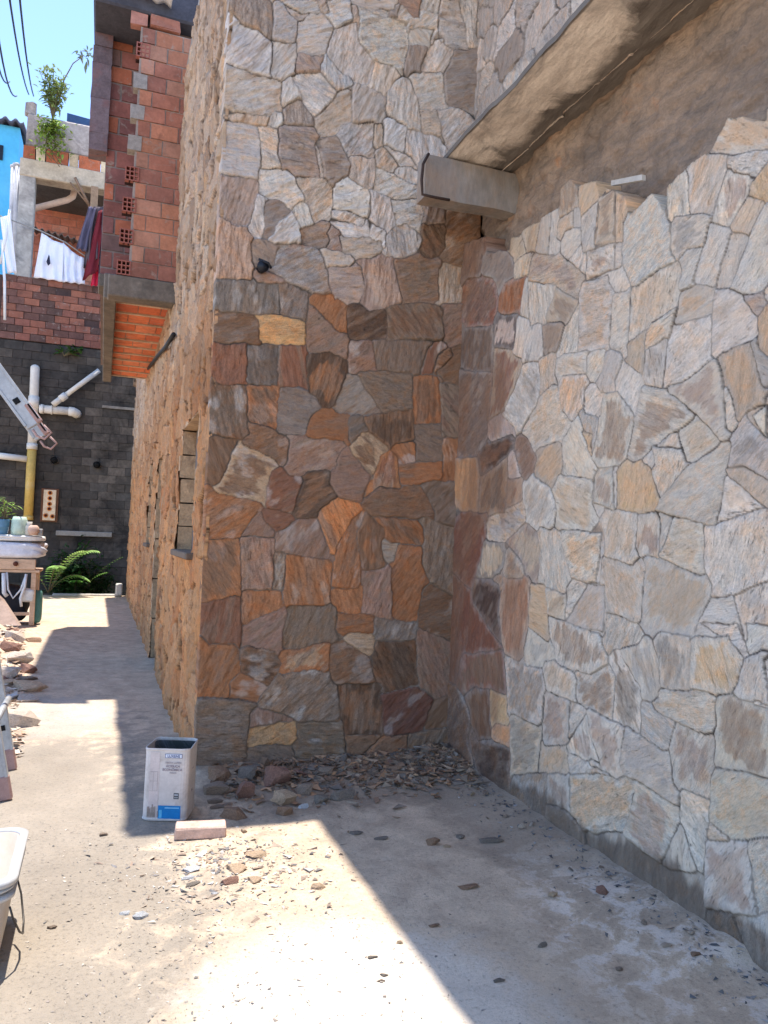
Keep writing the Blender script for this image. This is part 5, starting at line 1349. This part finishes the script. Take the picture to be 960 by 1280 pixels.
def rock(x, y, L, W, Hh, kind, label, group=None, rz=None, tilt=(0, 0), z=None, name='broken_stone', cat='stone'):
    k = RNG.randrange(len(PROTO)); key = (k, kind)
    if key not in RM: RM[key] = PROTO[k].copy(); RM[key].name = name; RM[key].materials.append(M_ROCK[kind])
    o = bpy.data.objects.new(name, RM[key]); COL.objects.link(o); o.scale = (L / 2, W / 2, Hh / 1.35)
    o.location = (x, y, (gz(x, y) - Hh * .12) if z is None else z); o.rotation_euler = (tilt[0], tilt[1], RNG.uniform(0, 6.28) if rz is None else rz)
    return tag(o, label, cat, group)
def rpx(px, py, wpx, hpx, kind, label, flat=.6, **kw):
    """stone whose foot centre is seen at px,py with the given width and height in the photograph's pixels"""
    p = ground(px, py); s = p[1] / 960.0; return rock(p[0], p[1] + wpx * s * .25, wpx * s, wpx * s * flat, hpx * s * (1.05 if hpx > 10 else .75), kind, label, rz=kw.pop('rz', 0.0), **kw)
# stones heaped at the foot of the front wall
WS = 'stones heaped at the foot of the front wall'
rpx(344, 990, 38, 34, 'rust', 'big rust red block standing against the foot of the front wall', tilt=(.2, .3))
rpx(303, 1003, 26, 26, 'rust', 'upright rusty stone with a pale streak, right of the paint can', tilt=(.3, .2))
rpx(354, 1007, 34, 18, 'ochre', 'flat orange brown stone lying below the big rust red block', tilt=(.2, .1))
rpx(312, 984, 30, 18, 'slate', 'dark blue grey stone behind the upright rusty stone')
rpx(272, 988, 44, 20, 'brown', 'long brown stone just right of the paint can, against the wall')
rpx(272, 1000, 40, 16, 'grey', 'grey stone with a sharp ridge below the long brown one', tilt=(.2, 0))
rpx(299, 1025, 42, 15, 'brown', 'thick brown slab lying in front of the heap, behind the lone brick', rz=-.15)
rpx(270, 1008, 24, 8, 'grey', 'thin grey shard in front of the ridged grey stone')
rpx(280, 1013, 38, 5, 'grey', 'narrow grey splinter pointing at the thick brown slab', flat=.25, rz=.25)
rpx(360, 1020, 30, 13, 'brown', 'low dark brown stone in front of the orange brown stone')
rpx(384, 998, 28, 16, 'grey', 'mauve grey stone between the rust red block and the shard heap')
rpx(402, 1006, 22, 14, 'slate', 'bluish stone at the left end of the shard heap', tilt=(.2, .2))
rpx(380, 1011, 16, 9, 'chalk', 'small pale bluish pebble below the mauve grey stone')
rpx(410, 978, 26, 12, 'grey', 'flat grey stone lying at the wall above the shard heap')
rpx(430, 1002, 40, 16, 'slate', 'dark slab tilted in the middle of the shard heap', tilt=(.2, .1))
rpx(330, 972, 22, 14, 'brown', 'brown stone wedged behind the dark blue grey stone')
# single pieces out on the slab
rpx(295, 1092, 40, 10, 'ochre', 'largest flat ochre stone lying on the sunlit slab', flat=.8, tilt=(.12, 0))
rpx(288, 1106, 26, 9, 'rust', 'red edged flat stone in front of the largest ochre stone', flat=.8)
rpx(318, 1104, 28, 7, 'ochre', 'pinkish flat stone right of the red edged one', flat=.8)
rpx(322, 1072, 34, 6, 'ochre', 'broken yellowish flakes behind the largest ochre stone', flat=.7)
rpx(312, 1068, 14, 5, 'rust', 'small rust crumb on top of the yellowish flakes')
rpx(304, 1042, 13, 7, 'ochre', 'little orange stone at the edge of the shade right of the brick')
rpx(243, 1090, 30, 5, 'chalk', 'white flat flake left of the largest ochre stone', flat=.7)
rpx(240, 1100, 24, 5, 'chalk', 'white shard with a dark edge below the white flake', flat=.5, rz=.3)
rpx(241, 1108, 20, 4, 'slate', 'grey splinter under the white shard', flat=.5, rz=.3)
rpx(268, 1120, 14, 3, 'chalk', 'thin white chip in front of the red edged stone')
rpx(402, 1112, 24, 7, 'ochre', 'single tan shard lying alone near the diagonal shadow edge', flat=.8)
rpx(157, 1146, 16, 6, 'chalk', 'small white chip left of the pale pair on the sunlit slab', flat=.6)
rpx(175, 1150, 20, 9, 'chalk', 'larger of the two pale chips on the sunlit slab, dark underneath', flat=.6, tilt=(.3, 0))
rpx(66, 1162, 15, 5, 'grey', 'grey chip on the sand near the white tub', flat=.5)
rpx(128, 1047, 12, 5, 'grey', 'lone chip on the sand beside the vertical shadow edge')
rpx(480, 1222, 20, 5, 'slate', 'dark shard on the brightest patch of the slab', flat=.4)
rpx(478, 1229, 14, 4, 'grey', 'smaller dark shard just below the one on the brightest patch', flat=.4)
rpx(466, 1200, 18, 4, 'slate', 'flat dark splinter above the pair on the brightest patch', flat=.4)
rpx(502, 1180, 12, 6, 'ochre', 'small orange pebble at the diagonal shadow edge')
rpx(627, 1228, 22, 6, 'slate', 'flat dark shard alone in the shade at the bottom', flat=.4)
rpx(680, 1184, 18, 9, 'slate', 'little dark lump on the shaded slab centre')
rpx(590, 1113, 34, 7, 'brown', 'long olive brown shard in the shade', flat=.5)
rpx(544, 1057, 22, 13, 'brown', 'brown stone, thicker than the shards around it, on the shaded slab')
rpx(560, 1060, 14, 6, 'ochre', 'small ochre stone right of the thick brown stone on the slab')
rpx(620, 1056, 44, 10, 'slate', 'long grey slab lying near the right wall', flat=.35, rz=-.2)
rpx(577, 1048, 20, 7, 'slate', 'bluish shard left of the long grey slab')
rpx(695, 1122, 20, 10, 'ochre', 'mossy yellowish stone in front of the right wall')
rpx(758, 1126, 26, 12, 'rust', 'reddish stone close to the foot of the right wall')
rpx(866, 1180, 14, 8, 'pale', 'pale pebble at the foot of the right wall')
rpx(836, 1192, 22, 8, 'pale', 'pale flat stone left of the pale pebble by the right wall', flat=.5)
rpx(872, 1206, 20, 8, 'brown', 'brown stone in the chalky strip by the right wall')
rpx(776, 1212, 16, 8, 'grey', 'grey lump at the end of the gritty streak in the shade')
rpx(545, 1160, 18, 6, 'brown', 'flat brown chip in the middle of the shaded slab', flat=.5)
rpx(446, 1045, 30, 6, 'slate', 'flat slate piece just inside the shade below the heap', flat=.4)
rpx(480, 1050, 26, 5, 'slate', 'thin slate flake right of the flat slate piece', flat=.4)
# sunlit rubble along the left of the alley
PG = 'pale broken stones in the sunlit pile'
for (px, py, w, h_, k, lb) in ((20, 838, 36, 16, 'pale', 'pale slab with a dark hollow side near the top of the sunlit pile'), (32, 846, 30, 12, 'rust', 'reddish block in the middle of the sunlit pile'), (14, 812, 26, 14, 'pale', 'rounded pale stone at the back of the sunlit pile'),
                               (40, 808, 22, 10, 'brown', 'brown stone at the back right of the sunlit pile'), (8, 858, 40, 14, 'pale', 'pale wedge of stone at the left edge of the sunlit pile'), (30, 870, 60, 12, 'ochre', 'long yellowish slab half in shade in the sunlit pile'),
                               (26, 882, 46, 10, 'pale', 'long pale slab below the yellowish one, front of the pile'), (24, 913, 40, 18, 'pale', 'thick pale boulder slab beside the ladder rail'), (14, 880, 20, 10, 'chalk', 'whitish piece behind the ladder rail'), (34, 858, 24, 10, 'grey', 'grey stone at the shadow edge of the sunlit pile')):
    rpx(px, py, w, h_, k, lb, flat=.6, rz=RNG.uniform(-.5, .5), tilt=(RNG.uniform(-.1, .25), RNG.uniform(-.2, .2)))
for k in range(34):
    y = RNG.uniform(6.9, 11.6); x = -.62 - .10 * (y - 7) - abs(RNG.gauss(0, .42)); L_ = RNG.uniform(.1, .3)
    rock(x, y, L_, L_ * RNG.uniform(.5, .9), L_ * RNG.uniform(.25, .5), RNG.choice(('pale', 'pale', 'ochre', 'rust', 'chalk')), 'smaller broken piece among the stones of the sunlit pile', PG, tilt=(RNG.uniform(-.3, .3), RNG.uniform(-.3, .3)))
for k in range(70):
    x, y = RNG.uniform(1.15, 2.2), 4.72 - abs(RNG.gauss(0, .2)); L_ = RNG.uniform(.04, .13)
    rock(x, y, L_, L_ * RNG.uniform(.3, .8), L_ * RNG.uniform(.12, .3), RNG.choice(('slate', 'grey', 'brown', 'grey', 'brown', 'rust')), 'small dark shard in the grit heap in the inside corner of the walls', 'shards in the corner heap', tilt=(RNG.uniform(-.6, .6), RNG.uniform(-.5, .5)), name='stone_shard')
for k in range(16):
    y = RNG.uniform(2.4, 4.5); x = 2.2 - abs(RNG.gauss(0, .12)); L_ = RNG.uniform(.02, .065)
    rock(x, y, L_, L_ * RNG.uniform(.4, .8), L_ * RNG.uniform(.2, .5), RNG.choice(('slate', 'grey', 'pale', 'grey')), 'small grey shard along the foot of the right wall', 'shards along the right wall', tilt=(RNG.uniform(-.4, .4), RNG.uniform(-.4, .4)), name='stone_shard')

# crumbs and grit: far too many to count
g = MB(); fs_ = [(0, 2, 1), (0, 1, 3), (1, 2, 3), (0, 3, 2)]
def crumb(x, y, s, c):
    q = NR.normal(0, 1, (4, 3)) * [s, s, s * .32]; q[:, 2] += s * .22; q += [x, y, gz(x, y) + .001]; g.add(q, fs_, lin(c) * RNG.uniform(.7, 1.2))
for k in range(12500):
    u = RNG.random()
    if u < .42: x, y = RNG.uniform(.70, 2.27) if RNG.random() < .55 else 2.25 - abs(RNG.gauss(0, .4)), 4.77 - abs(RNG.gauss(0, .24)); s = RNG.choice((.005, .008, .013, .02, .028)); c = RNG.choice(((146, 128, 108), (158, 132, 108), (126, 114, 102), (172, 134, 102), (134, 106, 84)))
    elif u < .47: y = RNG.uniform(1.9, 4.6); x = 2.24 - abs(RNG.gauss(0, .12)); s = RNG.choice((.003, .005, .009)); c = RNG.choice(((110, 106, 102), (150, 144, 138), (90, 90, 92)))
    elif u < .80: x, y = RNG.gauss(.3, .55), RNG.uniform(1.4, 4.3); s = RNG.choice((.002, .003, .005)); c = RNG.choice(((160, 146, 132), (140, 128, 118), (176, 164, 150), (120, 114, 108)))
    elif u < .855: x, y = RNG.gauss(.62, .22), RNG.gauss(3.45, .22); s = RNG.choice((.004, .007, .012)); c = RNG.choice(((168, 148, 128), (146, 126, 110), (190, 184, 176), (120, 114, 110)))
    else: y = RNG.uniform(5.4, 12); x = -.45 - .09 * (y - 6) - abs(RNG.gauss(0, .35)); s = RNG.uniform(.01, .035); c = RNG.choice(((190, 168, 146), (170, 140, 116), (200, 184, 166)))
    if -3 < x < 2.26 and y > 1.2: crumb(x, y, s, c)
tag(g.build('grit', M_ATTR), kind='stuff')
